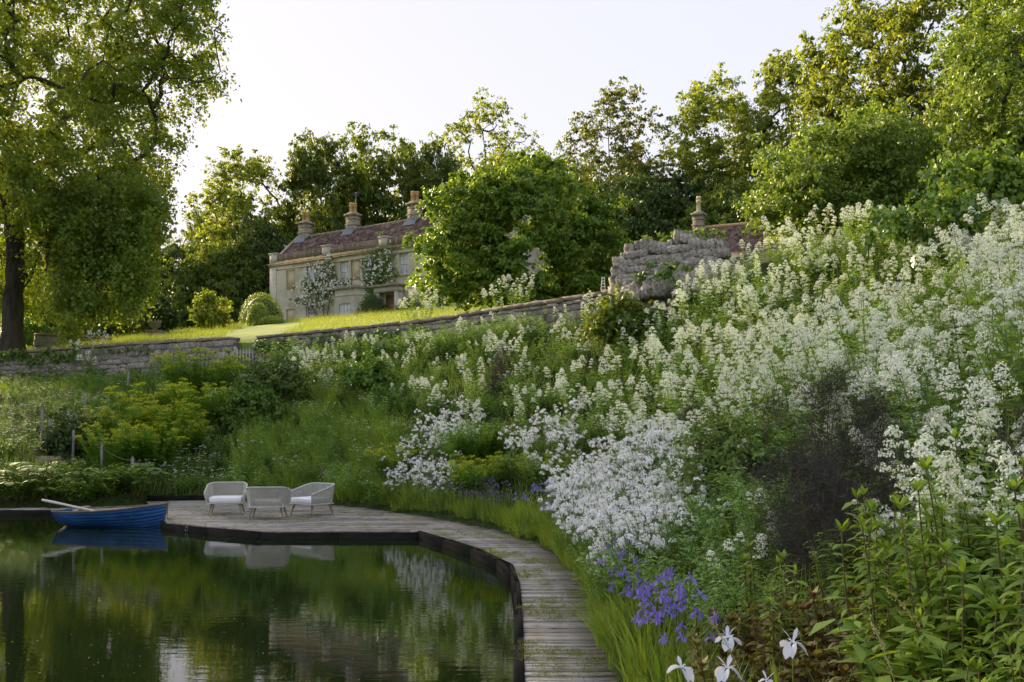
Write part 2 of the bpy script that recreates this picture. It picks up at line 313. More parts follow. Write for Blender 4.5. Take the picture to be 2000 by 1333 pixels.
def wob(X, Y, s, k=0.0):
    return (np.sin(X * s + k) * np.cos(Y * s * 1.3 + 2 * k) + .6 * np.sin(X * s * 2.3 + Y * s * 1.7 + k) + .35 * np.cos(X * s * 4.1 - Y * s * 3.3))
def H(X, Y):
    X = np.atleast_1d(np.asarray(X, float)); Y = np.atleast_1d(np.asarray(Y, float))
    a = pdist(X, Y, BANK); b = pdist(X, Y, WALL)
    zb = np.interp(X, [-30, -12, -10, -3, 3.4, 5.3, 7.8, 10.3, 30], [4.25, 4.35, 4.45, 4.75, 5.1, 5.8, 6.5, 6.3, 6.0])
    t = a / (a + b + 1e-6); lin = zb * t
    ste = np.minimum(.58 * a, zb); ste = np.where(.58 * a > zb * .8, zb * (.8 + .2 * (1 - np.exp(-(np.maximum(.58 * a - zb * .8, 0)) / (zb * .2)))), .58 * a)
    wt = sstep(-2, 4, X); bank = lin * (1 - wt) + np.maximum(lin, ste) * wt + .05 + .07 * wob(X, Y, .9) * sstep(.3, 2, a) * sstep(.3, 1.5, b)
    m = np.maximum(5.65, zb + .05) + np.where(b < 24, .172 * b, .172 * 24 + .5 * (1 - np.exp(-(b - 24) / 4)))
    m = m + .16 * np.clip(b - 44, 0, 110) + 7 * sstep(5, 50, X) * sstep(16, 55, b) + .05 * wob(X, Y, .5)
    pond = np.maximum(-.95, -1.6 * a - .05)
    z = np.where(inside(X, Y, POND_POLY), pond, np.where(inside(X, Y, MEADOW_POLY), m, bank))
    z = np.where(Y < -10, np.clip(.2 + .05 * (-10 - Y), 0, 3), z)
    return z
def h1(x, y): return float(H(x, y)[0])
def gz(x, y, d=0.0): return (x, y, h1(x, y) + d)
def proj(X, Y, Z): return CX + F_PX * X / Y, HY - F_PX * (Z - CAM_Z) / Y
def P(px, py, D): return ((px - CX) / F_PX * D, D, CAM_Z + (HY - py) / F_PX * D)
def ray_ground(px, py, off=0.0, y0=3.0, y1=150.0):
    """where the view line through a photo point meets the ground raised by off"""
    Y = np.arange(y0, y1, .05); X = (px - CX) / F_PX * Y; Z = CAM_Z + (HY - py) / F_PX * Y
    hit = np.nonzero(H(X, Y) + off >= Z)[0]
    i = hit[0] if len(hit) else len(Y) - 1
    return X[i], Y[i]

gx = np.unique(np.concatenate([-np.geomspace(34, 900, 40)[::-1], np.arange(-34, 26, .36), np.geomspace(26, 900, 40)]))
gy = np.unique(np.concatenate([-np.geomspace(11, 400, 14)[::-1], np.arange(-11, 60, .36), np.geomspace(60, 1200, 60)]))
GX, GY = np.meshgrid(gx, gy); GZ = H(GX.ravel(), GY.ravel())
tb = MB(); nx, ny = len(gx), len(gy); ii = (np.arange(ny - 1)[:, None] * nx + np.arange(nx - 1)[None]).ravel()
tb.add(np.stack([GX.ravel(), GY.ravel(), GZ], 1), np.stack([ii, ii + 1, ii + nx + 1, ii + nx], 1))
tme = tb.mesh('ground', ground_mat(), True)
turf = inside(GX.ravel(), GY.ravel(), MEADOW_POLY) & (GX.ravel() < 4.5) & (pdist(GX.ravel(), GY.ravel(), WALL) < 46)
at = tme.attributes.new('turf', 'FLOAT', 'POINT'); at.data.foreach_set('value', turf.astype(np.float32))
struct('ground', tme)

wb = MB(); wb.add([(-58, -9.6, 0), (1.4, -9.6, 0), (1.4, 28, 0), (-58, 28, 0)], [[0, 1, 2, 3]])
struct('pond_water', wb.mesh('pond_water', water_mat()), (0, 0, -.14))

# ------------------------------------------------------------------ deck path, terrace, edging
rng = np.random.default_rng(11)
INNER = np.array([(.09,-3),(.09,7.9),(.10,9.5),(.10,12.4),(.04,14.4),(-.33,15.8),(-.88,17.2),(-1.78,19.2)], float)
OUTER = np.array([(.84,-3),(.86,7.9),(.95,10.8),(.90,13.7),(.52,17),(-.3,19.4),(-1.3,21.4),(-1.75,22.1)], float)
def resample(p, n):
    s = np.concatenate([[0], np.cumsum(np.hypot(*np.diff(p, axis=0).T))]); q = np.linspace(0, s[-1], n)
    return np.stack([np.interp(q, s, p[:, 0]), np.interp(q, s, p[:, 1])], 1)
deck = obj('deck_path', None); deck['kind'] = 'structure'
def board_mesh():
    b = MB(); b.box((0, 0, 0), (1, 1, 1)); me = b.mesh('plank', M['deck'])
    return me
NP = 265                          # samples along the path edges
pin, pout = resample(INNER, NP + 1), resample(OUTER, NP + 1)
def quad_plank(a, b, c, d, z, th, parent, mt, name='plank'):
    """a b = near edge, c d = far edge (xy), origin at the plank centre, local x along the plank"""
    ctr = (np.array(a) + b + c + d) / 4; ax = (np.array(b) - a) + (np.array(c) - d); rz = math.atan2(ax[1], ax[0])
    ca, sa = math.cos(-rz), math.sin(-rz); o = MB()
    pts = [((q - ctr)[0] * ca - (q - ctr)[1] * sa, (q - ctr)[0] * sa + (q - ctr)[1] * ca) for q in map(np.array, (a, b, c, d))]
    v = [(x, y, -th) for x, y in pts] + [(x, y, 0) for x, y in pts]
    o.add(v, BOXF); return obj(name, o.mesh(name, mt), parent, (ctr[0], ctr[1], z), rz)
y = 4.5
while y < 19.14:
    wd = .075 + rng.uniform(-.012, .014); x0 = [np.interp(q, INNER[:, 1], INNER[:, 0]) for q in (y, y + wd)]; x1 = [np.interp(q, OUTER[:, 1], OUTER[:, 0]) for q in (y, y + wd)]
    j0, j1 = rng.uniform(-.03, .012), rng.uniform(-.03, .05); g = .004 + abs(rng.normal(0, .004)); sk = rng.normal(0, .004)
    quad_plank((x0[0] + j0, y + g + sk), (x1[0] + j1, y + g - sk), (x1[1] + j1, y + wd - g * .4 - sk), (x0[1] + j0, y + wd - g * .4 + sk), rng.uniform(-.012, .006), .04, deck, M['deck']); y += wd
TERR = np.array([(-7.25,20.9),(-4.8,19.15),(-1.78,19.15),(-.22,19.15),(-.65,20.2),(-1.3,21.4),(-1.75,22.15),(-3.7,24.7),(-5.3,26.2),(-7.8,27.05),(-9.75,26.6),(-9.0,24.9)], float)
ter = obj('deck_terrace', None); ter['kind'] = 'structure'
y = 19.2
while y < 27:
    wd = .125 + rng.uniform(-.012, .012); ym = y + wd / 2; xs = []
    for a, b in zip(TERR, np.roll(TERR, -1, 0)):
        if (a[1] > ym) != (b[1] > ym): xs.append(a[0] + (ym - a[1]) / (b[1] - a[1]) * (b[0] - a[0]))
    if len(xs) >= 2:
        x0, x1 = min(xs), max(xs); cuts = [x0]
        while cuts[-1] < x1: cuts.append(cuts[-1] + rng.uniform(1.6, 3.2))
        cuts[-1] = x1
        for u0, u1 in zip(cuts[:-1], cuts[1:]):
            if u1 - u0 < .05: continue
            quad_plank((u0 + .004, y + .004), (u1 - .004, y + .004), (u1 - .004, y + wd - .004), (u0 + .004, y + wd - .004), rng.uniform(-.006, .006), .04, ter, M['deck'])
    y += wd
# bearers under the boards, so that no water shows through the joints
jb = MB(); n = len(pin)
jb.add(np.vstack([np.column_stack([pin + (pout - pin) * .03, np.full(n, -.05)]), np.column_stack([pout, np.full(n, -.05)])]), [[i, i + n, i + n + 1, i + 1] for i in range(n - 1)])
obj('bearer', jb.mesh('bearer', M['joist']), deck)
jb = MB(); jb.add([(x, y_, -.05) for x, y_ in TERR], [list(range(len(TERR)))]); obj('bearer', jb.mesh('bearer', M['joist']), ter)
def edging(poly, parent, z0=-.42, z1=-.012, step=1.3, th=.07, mt='fascia'):
    s = np.concatenate([[0], np.cumsum(np.hypot(*np.diff(poly, axis=0).T))]); n = max(2, int(s[-1] / step) + 1); q = resample(poly, n)
    for a, b in zip(q[:-1], q[1:]):
        L = np.linalg.norm(b - a); o = MB(); o.box((0, 0, 0), (L - .012, th, z1 - z0))
        obj('edge_board', o.mesh('edge_board', M[mt]), parent, ((a[0] + b[0]) / 2, (a[1] + b[1]) / 2, (z0 + z1) / 2 + rng.uniform(-.008, .008)), math.atan2(b[1] - a[1], b[0] - a[0]))
edging(INNER[1:] + np.array([-.045, 0]), deck)
edging(INNER[1:] + np.array([-.012, .02]), deck, -.1, .012, 1.6, .05)
edging(np.array([(-7.3,20.86),(-6.1,19.95),(-4.8,19.08),(-1.8,19.08)]), ter, -.42, -.012)
edging(np.array([(-7.3,20.9),(-9.06,24.9),(-9.8,26.6)]), ter)
edging(np.array([(-9.9,27.0),(-7.85,27.2),(-5.4,26.4)]), ter, -.05, .13, 1.0, .08)
walk = obj('boardwalk', None); walk['kind'] = 'structure'
for i in range(60):
    x = -9.4 - i * .32; quad_plank((x - .315, 24.25), (x, 24.25), (x, 24.95), (x - .315, 24.95), rng.uniform(-.02, .0) - .02, .04, walk, M['deck'])
edging(np.array([(-9.3, 24.2), (-28.6, 24.2)]), walk, -.35, -.03, 1.8)
# moss in the joints: fine and uncountable
mb = MB(); pts = []
for i in range(2600):
    k = rng.random()
    if k < .55:
        u = rng.uniform(.45, 1); s_ = int(u * NP); q = pin[s_] + (pout[s_] - pin[s_]) * rng.random() ** 1.4
    else:
        q = np.array([rng.uniform(-9, -1.8), rng.uniform(19.2, 26.5)])
        if not inside(q[:1], q[1:], TERR)[0]: continue
    if wob(q[:1], q[1:], 1.7)[0] < (-.2 if k > .55 else .1): continue
    pts += [(*(q + rng.normal(0, .035, 2)), .0) for _ in range(14)]
pts = np.array(pts); n = len(pts)
mb.ribbons(pts, rdir(rng, n) * [1, 1, .3] + [0, 0, .7], rdir(rng, n, .2), rng.uniform(.012, .05, n), .008, rng.normal(0, .01, (n, 3)), 1)
o = obj('moss', mb.mesh('moss', M['moss'])); o['kind'] = 'stuff'; tag(o, 'yellow green moss and tiny weeds between the deck boards', 'moss')

fb_ = MB(); n = 420; q = np.column_stack([-np.abs(rng.normal(0, 5, n)) - .1, rng.uniform(6.5, 20.5, n)]); k = inside(q[:, 0], q[:, 1], POND_POLY) & ~inside(q[:, 0], q[:, 1], TERR); q = q[k]; n = len(q)
fb_.leaves(np.column_stack([q, np.full(n, -.136)]), rdir(rng, n, .02), rdir(rng, n) * .06 + [0, 0, 1], rng.uniform(.008, .03, n), .014, .02)
o = obj('floating_leaves', fb_.mesh('floating_leaves', M['straw'])); o['kind'] = 'stuff'; tag(o, 'tiny fallen petals and leaves floating on the pond', 'leaves')
# ------------------------------------------------------------------ rubble stones shared by the walls
def rock_mesh(seed, mt, blocky=.55, na=.055, nb=.018):
    r = np.random.default_rng(seed); g = np.linspace(-1, 1, 4); vs = {}; V = []; Fq = []
    def vid(p):
        k = tuple(np.round(p, 4))
        if k not in vs: vs[k] = len(V); V.append(p)
        return vs[k]
    for ax in range(3):
        for sg in (-1, 1):
            for i in range(3):
                for j in range(3):
                    q = []
                    for (di, dj) in ((0, 0), (1, 0), (1, 1), (0, 1)):
                        p = [0, 0, 0]; p[ax] = sg; p[(ax + 1) % 3] = g[i + di]; p[(ax + 2) % 3] = g[j + dj]; q.append(vid(np.array(p, float)))
                    Fq.append(q if sg > 0 else q[::-1])
    V = np.array(V); sph = V / np.linalg.norm(V, axis=1)[:, None] * 1.25; V = V * blocky + sph * (1 - blocky)
    V = V * .5 * (1 + r.normal(0, na, (len(V), 1))) + r.normal(0, nb, V.shape)
    b = MB(); b.add(V, Fq); return b.mesh('stone', mt, False)
ROCK = [rock_mesh(i, M['stone'], .84, .06, .03) for i in range(8)]
RUIN = [rock_mesh(40 + i, M['ruin'], .985, .03, .022) for i in range(10)]
COPE = [rock_mesh(70 + i, M['coping'], .92) for i in range(5)]

def rubble_wall(name, label, poly, ztop, zb, stone_w, row_h, cope=True, skip=None, maxn=300, th=.46):
    poly = np.array(poly, float); root = thing(name, label, 'wall', (poly[0][0], poly[0][1], zb)); o0 = np.array([poly[0][0], poly[0][1], zb])
    core = MB(); r = np.random.default_rng(len(label) + 5); cnt = 0
    for a, b in zip(poly[:-1], poly[1:]):
        L = np.linalg.norm(b - a); e = (b - a) / L; nrm = np.array([-e[1], e[0]]); rz = math.atan2(e[1], e[0]); c = (a + b) / 2
        core.box((c[0] - o0[0], c[1] - o0[1], (ztop - zb) / 2 - .06), (L + .1, th - .1, ztop - zb - .02), rz)
        z = zb + .1; k = 0
        while z < ztop - .1:
            hgt = row_h * r.uniform(.75, 1.3); hgt = min(hgt, ztop - .06 - z); s_ = -r.uniform(0, .2)
            while s_ < L:
                wd = stone_w * r.uniform(.55, 1.5); q = a + e * (s_ + wd / 2)
                if s_ + wd > L + .15: wd = max(.12, L + .1 - s_)
                if cnt < maxn and not (skip and skip(q, z)):
                    p = q - nrm * (th / 2 - .08)
                    st = obj('stone', ROCK[r.integers(8)], root, (p[0] - o0[0], p[1] - o0[1], z + hgt / 2 - zb), rz + (math.pi if r.random() < .5 else 0), (wd * 1.02, .3 * r.uniform(.85, 1.25), hgt * 1.03)); cnt += 1
                s_ += wd
            z += hgt
        if cope:
            s_ = 0
            while s_ < L:
                wd = min(r.uniform(.7, 1.25), L - s_ + .02); q = a + e * (s_ + wd / 2)
                st = obj('coping_stone', COPE[r.integers(5)], root, (q[0] - o0[0], q[1] - o0[1], ztop + .02 - zb + r.uniform(-.015, .015)), rz + r.uniform(-.02, .02), (wd * 1.0, th + .16, .15)); st.rotation_euler[1] = r.uniform(-.02, .02)
                s_ += wd
    obj('mortar_core', core.mesh('mortar_core', M['mortar']), root)
    return root
rubble_wall('rubble_wall', 'grey rubble garden wall with flat coping running left of the picket gate', [(-30, 54.8), (-27, 52.8), (-18, 46.8), (-12.1, 43.45)], 5.78, 4.1, .46, .25)
rubble_wall('rubble_wall', 'pale coped stone garden wall climbing from the picket gate to the ruin', [(-10.85, 43.15), (-3, 36.2), (3.3, 28.0)], 5.78, 4.55, .5, .26)

# ruined masonry at the wall's upper end
rr = np.random.default_rng(3)
ruin = thing('ruined_wall', 'tall ragged ruin of grey weathered stone above the valerian bank', 'ruin', (3.3, 27.8, 5.1)); ro = np.array([3.3, 27.8, 5.1])
core = MB(); e = unit(np.array([2.9, -2.3])); nn = np.array([-e[1], e[0]]); rz = math.atan2(e[1], e[0]); RL = 2.75
def ruin_top(s): return 1.72 + .10 * math.sin(s * 5) + .07 * math.sin(s * 13) - .22 * max(0, s - 1.8)
core.box((e[0] * RL / 2 + nn[0] * .1, e[1] * RL / 2 + nn[1] * .1, .75), (RL, .5, 1.3), rz, taper=.97)
k = 0; z = -.1
while z < 2.3:
    hgt = rr.uniform(.14, .28); s_ = -.1
    while s_ < RL:
        wd = rr.uniform(.16, .46); top = ruin_top(s_ + wd / 2)
        if z + hgt * .6 < top:
            out = .12 + .42 * max(0, 1 - z / 1.3) * (1 if s_ < 1.1 or z < .5 else .5) + rr.uniform(-.025, .04)
            p = e * (s_ + wd / 2) - nn * out
            st = obj('stone', RUIN[rr.integers(10)], ruin, (p[0], p[1], z + hgt / 2), rz + rr.uniform(-.06, .06), (wd * 1.05, .46, hgt * 1.08)); st.rotation_euler[0] = rr.uniform(-.05, .05); st.rotation_euler[1] = rr.uniform(-.05, .05); k += 1
        s_ += wd
    z += hgt
s_ = -.05
while s_ < RL:                                                      # upright cope stones
    wd = rr.uniform(.14, .34); p = e * (s_ + wd / 2)
    st = obj('coping_stone', RUIN[rr.integers(8)], ruin, (p[0], p[1], ruin_top(s_) + .06 + rr.uniform(-.03, .07)), rz, (wd * 1.1, .45, rr.uniform(.24, .42))); st.rotation_euler[1] = rr.uniform(-.2, .2); s_ += wd
for i in range(6):                                                    # left end, stepped
    zz = i * .27; st = obj('stone', RUIN[rr.integers(8)], ruin, (-.22 * (1 - zz / 2.6) - .05, .12 - .1, zz + .1), rz + rr.uniform(-.3, .3), (.5, .6, .33))
for i in range(75):                                                   # tumbled sloping face in front
    s_ = rr.uniform(.2, 3.0); t_ = rr.random(); p = e * s_ - nn * (.35 + .75 * t_); zz = (1.0 - .16 * abs(s_ - 2)) * (1 - t_) + .12 + .12 * s_ * .6
    st = obj('stone', RUIN[rr.integers(8)], ruin, (p[0], p[1], zz), rr.uniform(0, 6), (rr.uniform(.22, .55), rr.uniform(.25, .45), rr.uniform(.16, .34))); st.rotation_euler[0] = rr.uniform(-.5, .1)
obj('rubble_core', core.mesh('rubble_core', M['mortar']), ruin)

# picket gate
gate = thing('picket_gate', 'grey weathered picket gate between the two stone garden walls', 'gate', (-11.48, 43.1, 4.45), math.radians(-8))
for sx in (-.53, .53):
    b = MB(); b.box((0, 0, .52), (.1, .1, 1.15)); obj('post', b.mesh('post', M['gatewood']), gate, (sx, 0, -.1))
pk = MB(); pk.box((0, 0, .42), (.075, .025, .84)); pk.add([(-.0375, -.0125, .84), (.0375, -.0125, .84), (.0375, .0125, .84), (-.0375, .0125, .84), (0, -.0125, .91), (0, .0125, .91)], [[0, 1, 4, 4], [2, 3, 5, 5]]) if False else None
pk.box((0, 0, .875), (.075, .025, .07), 0, 0, .15); pkm = pk.mesh('picket', M['gatewood'])
for i in range(7): obj('picket', pkm, gate, (-.42 + i * .14, -.03, rr.uniform(-.02, .03)))
for zz in (.25, .72):
    b = MB(); b.box((0, 0, 0), (.98, .03, .07)); obj('rail', b.mesh('rail', M['gatewood']), gate, (0, 0, zz))

# ------------------------------------------------------------------ the house
HO = np.array([-21.3, 88.0]); HU = np.array([.805, -.593]); HZ = 10.0
house = thing('country_house', 'long pale stone country house with tiled roof and lichened parapet', 'house', (HO[0], HO[1], HZ), math.atan2(HU[1], HU[0]))
HL, HD, ZC = 26.0, 6.4, 6.1          # length, depth, cornice height
def hp(name, mb_, mt, parent=house, smooth=False, loc=(0, 0, 0)): return obj(name, mb_.mesh(name, mt, smooth), parent, loc)
upper = [(4.6, 5.75), (8.67, 9.64), (11.25, 12.15), (15.35, 16.3), (19.0, 20.0), (23, 24)]
UZ0, UZ1 = 3.9, 5.62
blinds = [(2.0, 3.15, 3.75, 5.5), (9.95, 11.0, 3.9, 5.55), (2.0, 3.1, .9, 2.1)]
lower = [(4.5, 5.65, .6, 2.15), (19, 20, .6, 2.2), (23, 24, .6, 2.2)]
holes = [(a, b, UZ0, UZ1) for a, b in upper] + blinds + lower
us = sorted({0, HL} | {h[0] for h in holes} | {h[1] for h in holes}); zs = sorted({-1.0, ZC} | {h[2] for h in holes} | {h[3] for h in holes})
wm = MB()
for u0, u1 in zip(us[:-1], us[1:]):
    for z0, z1 in zip(zs[:-1], zs[1:]):
        uc, zc = (u0 + u1) / 2, (z0 + z1) / 2
        if any(h[0] < uc < h[1] and h[2] < zc < h[3] for h in holes): continue
        wm.add([(u0, 0, z0), (u1, 0, z0), (u1, 0, z1), (u0, 0, z1)], [[0, 1, 2, 3]])
RV = .22
for (u0, u1, z0, z1) in holes:
    d = RV if (u0, u1, z0, z1) not in blinds else .1
    wm.add([(u0,0,z0),(u1,0,z0),(u1,0,z1),(u0,0,z1),(u0,d,z0),(u1,d,z0),(u1,d,z1),(u0,d,z1)], [[0,4,5,1],[1,5,6,2],[2,6,7,3],[3,7,4,0]])
wm.add([(0,0,-1),(0,HD,-1),(0,HD,ZC),(0,0,ZC),(HL,0,-1),(HL,HD,-1),(HL,HD,ZC),(HL,0,ZC),(0,HD/2,9.0),(HL,HD/2,9.0)], [[1,0,3,2],[4,5,6,7],[5,1,2,6]])
wm.add([(0,.3,ZC),(0,HD,ZC),(0,HD/2,8.95)], [[1,0,2]]); wm.add([(HL,.3,ZC),(HL,HD,ZC),(HL,HD/2,8.95)], [[0,1,2]])
hp('wall', wm, M['ashlar'])
for u in (0.32, 13.6):
    b = MB(); b.span((u - .42, -.07, -1), (u + .42, .0, ZC - .25)); hp('pilaster', b, M['ashlar'])
for i, (u0, u1, z0, z1) in enumerate(blinds):
    b = MB(); b.span((u0 - .02, .09, z0 - .02), (u1 + .02, .16, z1 + .02)); o = hp('blind_window', b, M['blind']); o['label'] = 'blocked buff window panel'
def sash(u0, u1, z0, z1, y0, parent, cols=2, rows=4, glass='glass', rz=None, name='window'):
    W_, Hh = u1 - u0, z1 - z0
    fr = MB(); t_ = .07
    fr.span((-W_/2, -.04, 0), (-W_/2 + t_, .05, Hh)); fr.span((W_/2 - t_, -.04, 0), (W_/2, .05, Hh)); fr.span((-W_/2 + t_, -.04, Hh - t_), (W_/2 - t_, .05, Hh)); fr.span((-W_/2 + t_, -.04, 0), (W_/2 - t_, .05, t_))
    wn = obj(name, fr.mesh('window', M['paint']), parent, ((u0 + u1) / 2, y0, z0), rz or 0)
    gb = MB()
    for c in range(1, cols + 1): x = -W_/2 + W_ * c / (cols + 1); gb.span((x - .014, -.022, t_), (x + .014, .0, Hh - t_))
    for r_ in range(1, rows): zz = Hh * r_ / rows; k = .03 if r_ * 2 == rows else .014; gb.span((-W_/2 + t_, -.026, zz - k), (W_/2 - t_, -.002, zz + k))
    obj('glazing_bar', gb.mesh('glazing_bar', M['paint']), wn)
    for c in range(cols + 1):
        for r_ in range(rows):
            g = MB(); x0 = -W_/2 + W_ * c / (cols + 1) + .012; x1 = -W_/2 + W_ * (c + 1) / (cols + 1) - .012
            tl = rr.uniform(-.012, .012); zz0, zz1 = Hh * r_ / rows + .01, Hh * (r_ + 1) / rows - .01
            g.add([(x0, .012 + tl, zz0), (x1, .012 - tl, zz0), (x1, .012 - tl * .4, zz1), (x0, .012 + tl * .6, zz1)], [[0, 1, 2, 3]])
            obj('pane', g.mesh('pane', M[glass]), wn)
    sl = MB(); sl.span((-W_/2 - .08, -.34, -.1), (W_/2 + .08, -.0, -.005)); obj('sill', sl.mesh('sill', M['ashlar_pale']), wn)
    return wn
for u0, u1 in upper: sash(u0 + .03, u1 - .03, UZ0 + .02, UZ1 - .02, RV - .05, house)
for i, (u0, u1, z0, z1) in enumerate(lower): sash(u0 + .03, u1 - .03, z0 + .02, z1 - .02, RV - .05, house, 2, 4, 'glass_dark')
b = MB(); b.span((-.22, -.24, ZC), (HL + .2, .3, ZC + .1)); b.span((-.14, -.15, ZC - .13), (HL + .12, .02, ZC)); hp('cornice', b, M['cornice'])
b = MB(); b.span((-.02, -.055, ZC - .5), (HL, 0, ZC - .42)); hp('string_course', b, M['cornice'])
b = MB(); b.span((-.1, .02, ZC + .1), (HL, .3, ZC + .28)); hp('parapet_plinth', b, M['parapet'])
b = MB(); b.span((-.1, .12, ZC + .28), (HL, .24, ZC + .8)); hp('parapet_screen', b, M['cornice'])
bl = MB(); bl.box((0, 0, .25), (.12, .16, .50)); bl.box((0, 0, .56), (.15, .18, .12), 0, 0, .35); blm = bl.mesh('baluster', M['parapet'])
for i in range(int(HL / .21)):
    u = .1 + i * .21
    if any(abs(u - q) < .5 for q in (.32, 7.0, 13.6, 20.5)): continue
    obj('baluster', blm, house, (u, .06, ZC + .28 + rr.uniform(-.02, .02)))
for u in (.32, 7.0, 13.6, 20.5):
    b = MB(); b.span((u - .42, -.08, ZC + .1), (u + .42, .38, ZC + .98)); b.span((u - .5, -.16, ZC + .98), (u + .5, .46, ZC + 1.07)); hp('parapet_pier', b, M['ashlar_pale'])
# roof: pantiles as relief (each tile only a few pixels)
ncol = 512; nr = 14; rows = []
uu = np.linspace(.1, HL, ncol + 1); V = []
for c in range(nr):
    for t_ in (0.0, .98):
        f = (c + t_) / nr; lift = .09 * (1 - t_) + .02 * rr.random()
        V.append(np.stack([uu, np.full(ncol + 1, .35 + f * (HD / 2 - .35)), ZC + .25 + f * (9.0 - ZC - .25) + lift + .085 * np.abs(np.sin(math.pi * uu / .3)) + rr.normal(0, .004, ncol + 1)], 1))
R_ = len(V); b = MB(); i0 = (np.arange(R_ - 1)[:, None] * (ncol + 1) + np.arange(ncol)[None]).ravel()
b.add(np.vstack(V), np.stack([i0, i0 + 1, i0 + ncol + 2, i0 + ncol + 1], 1))
b.add([(0, HD / 2, 8.98), (HL, HD / 2, 8.98), (HL, HD + .2, ZC), (0, HD + .2, ZC)], [[0, 1, 2, 3]])
roof = hp('roof', b, M['tile'])
rg = MB(); rg.lathe([(.11, -HL / 2), (.11, HL / 2)], k=8); rme = rg.mesh('ridge', M['coping']); ro_ = obj('ridge', rme, roof, (HL / 2, HD / 2, 9.02)); ro_.rotation_euler = (0, math.pi / 2, 0)
vg = MB(); vg.add([(-.12, .1, ZC + .2), (.22, .1, ZC + .2), (.22, HD / 2, 9.13), (-.12, HD / 2, 9.13), (-.12, .1, ZC + .36), (.22, .1, ZC + .36), (.22, HD / 2, 9.27), (-.12, HD / 2, 9.27)], BOXF); obj('verge', vg.mesh('verge', M['coping']), roof)
def chimney(parent, u, y, zbase, w_, d_, hgt, pots, name='chimney', pot_h=.95, pm='pot'):
    c = MB(); c.span((-w_/2, -d_/2, -1.2), (w_/2, d_/2, hgt)); c.span((-w_/2 - .07, -d_/2 - .07, .28), (w_/2 + .07, d_/2 + .07, .38)); c.span((-w_/2 - .05, -d_/2 - .05, hgt - .34), (w_/2 + .05, d_/2 + .05, hgt - .24))
    c.box((0, 0, hgt + .06), (w_ + .26, d_ + .26, .16)); c.box((0, 0, hgt + .2), (w_, d_, .14), 0, 0, .75)
    co = obj(name, c.mesh('chimney', M['stack']), parent, (u, y, zbase))
    for i, px_ in enumerate(pots):
        q = MB(); ph = pot_h * (1 - .09 * i); q.lathe([(.17, 0), (.15, .1), (.145, ph * .62), (.19, ph * .64), (.19, ph * .7), (.15, ph * .72), (.15, ph * .82), (.19, ph * .84), (.19, ph * .92), (.155, ph * .94), (.15, ph), (.10, ph), (.10, ph - .1)], k=12)
        obj('chimney_pot', q.mesh('chimney_pot', M[pm]), co, (px_, 0, hgt + .22))
    fl = MB(); fl.add([(-w_/2 - .25, -d_/2 - .42, -.62), (w_/2 + .22, -d_/2 - .42, -.62), (w_/2 + .12, -d_/2 - .015, .02), (-w_/2 - .1, -d_/2 - .015, .02)], [[0, 1, 2, 3]])
    fl.add([(-w_/2 - .25, -d_/2 - .42, -.64), (w_/2 + .22, -d_/2 - .42, -.64), (w_/2 + .12, d_/2, .14), (-w_/2 - .1, d_/2, .14)], [[0, 1, 2, 3]]) if False else None
    obj('flashing', fl.mesh('flashing', M['lead']), co)
    return co
ch = [chimney(house, u, HD / 2 - .05, 9.02, .95, .8, 1.15, (-.24, .24)) for u in (.95, 7.0, 14.2, 22.0)]
ae = MB(); ae.tube([(0, 0, 0), (0, 0, 2.1)], .03, 6)
for z_, l_ in ((2.05, .35), (1.92, .4), (1.8, .3)): ae.tube([(-l_, 0, z_), (l_, .1, z_)], .014, 5)
for x_ in (-.3, -.15, 0, .15, .3): ae.tube([(x_, -.22, 1.92), (x_, .22, 1.92)], .012, 5)
obj('aerial', ae.mesh('aerial', M['metal']), ch[1], (-.05, .42, 1.2))
# canted bay window
bay = MB(); by = [(8.1, 0), (9.07, -.95), (11.3, -.95), (12.3, 0)]; BZ = 3.1
holes_b = {1: (.55, 2.05)}
for k in range(3):
    a, b_ = np.array(by[k]), np.array(by[k + 1]); L = np.linalg.norm(b_ - a); e_ = (b_ - a) / L
    def q(s, z): return (*(a + e_ * s), z)
    s0, s1 = (.5, L - .5) if k == 1 else (.32, L - .32); z0, z1 = .4, 1.95
    for (u0, u1, v0, v1) in ((0, L, -1, z0), (0, L, z1, BZ), (0, s0, z0, z1), (s1, L, z0, z1)): bay.add([q(u0, v0), q(u1, v0), q(u1, v1), q(u0, v1)], [[0, 1, 2, 3]])
    n_ = np.array([-e_[1], e_[0]])
    def q2(s, z): return (*(a + e_ * s + n_ * .15), z)
    bay.add([q(s0, z0), q(s1, z0), q(s1, z1), q(s0, z1), q2(s0, z0), q2(s1, z0), q2(s1, z1), q2(s0, z1)], [[0,4,5,1],[1,5,6,2],[2,6,7,3],[3,7,4,0]])
bayo = hp('bay_window', bay, M['ashlar_pale'])
for k in range(3):
    a, b_ = np.array(by[k]), np.array(by[k + 1]); L = np.linalg.norm(b_ - a); e_ = (b_ - a) / L; n_ = np.array([-e_[1], e_[0]]); wd = (L - 1.0 if k == 1 else L - .64)
    c_ = (a + b_) / 2 + n_ * .11
    wn = sash(-wd / 2 + .01, wd / 2 - .01, 0.02, 1.53, 0, bayo, 2 if k == 1 else 1, 3, name='sash'); wn.location = (c_[0], c_[1], .41); wn.rotation_euler = (0, 0, math.atan2(e_[1], e_[0]))
def bay_ring(z0, z1, out):
    pts = [(8.1 - out * 1.2, .0), (9.07 - out * .45, -.95 - out), (11.3 + out * .45, -.95 - out), (12.3 + out * 1.2, .0)]
    b = MB(); b.add([(x, y_, z0) for x, y_ in pts] + [(x, y_, z1) for x, y_ in pts], [[0, 1, 5, 4], [1, 2, 6, 5], [2, 3, 7, 6], [3, 2, 1, 0], [4, 5, 6, 7]]); return b
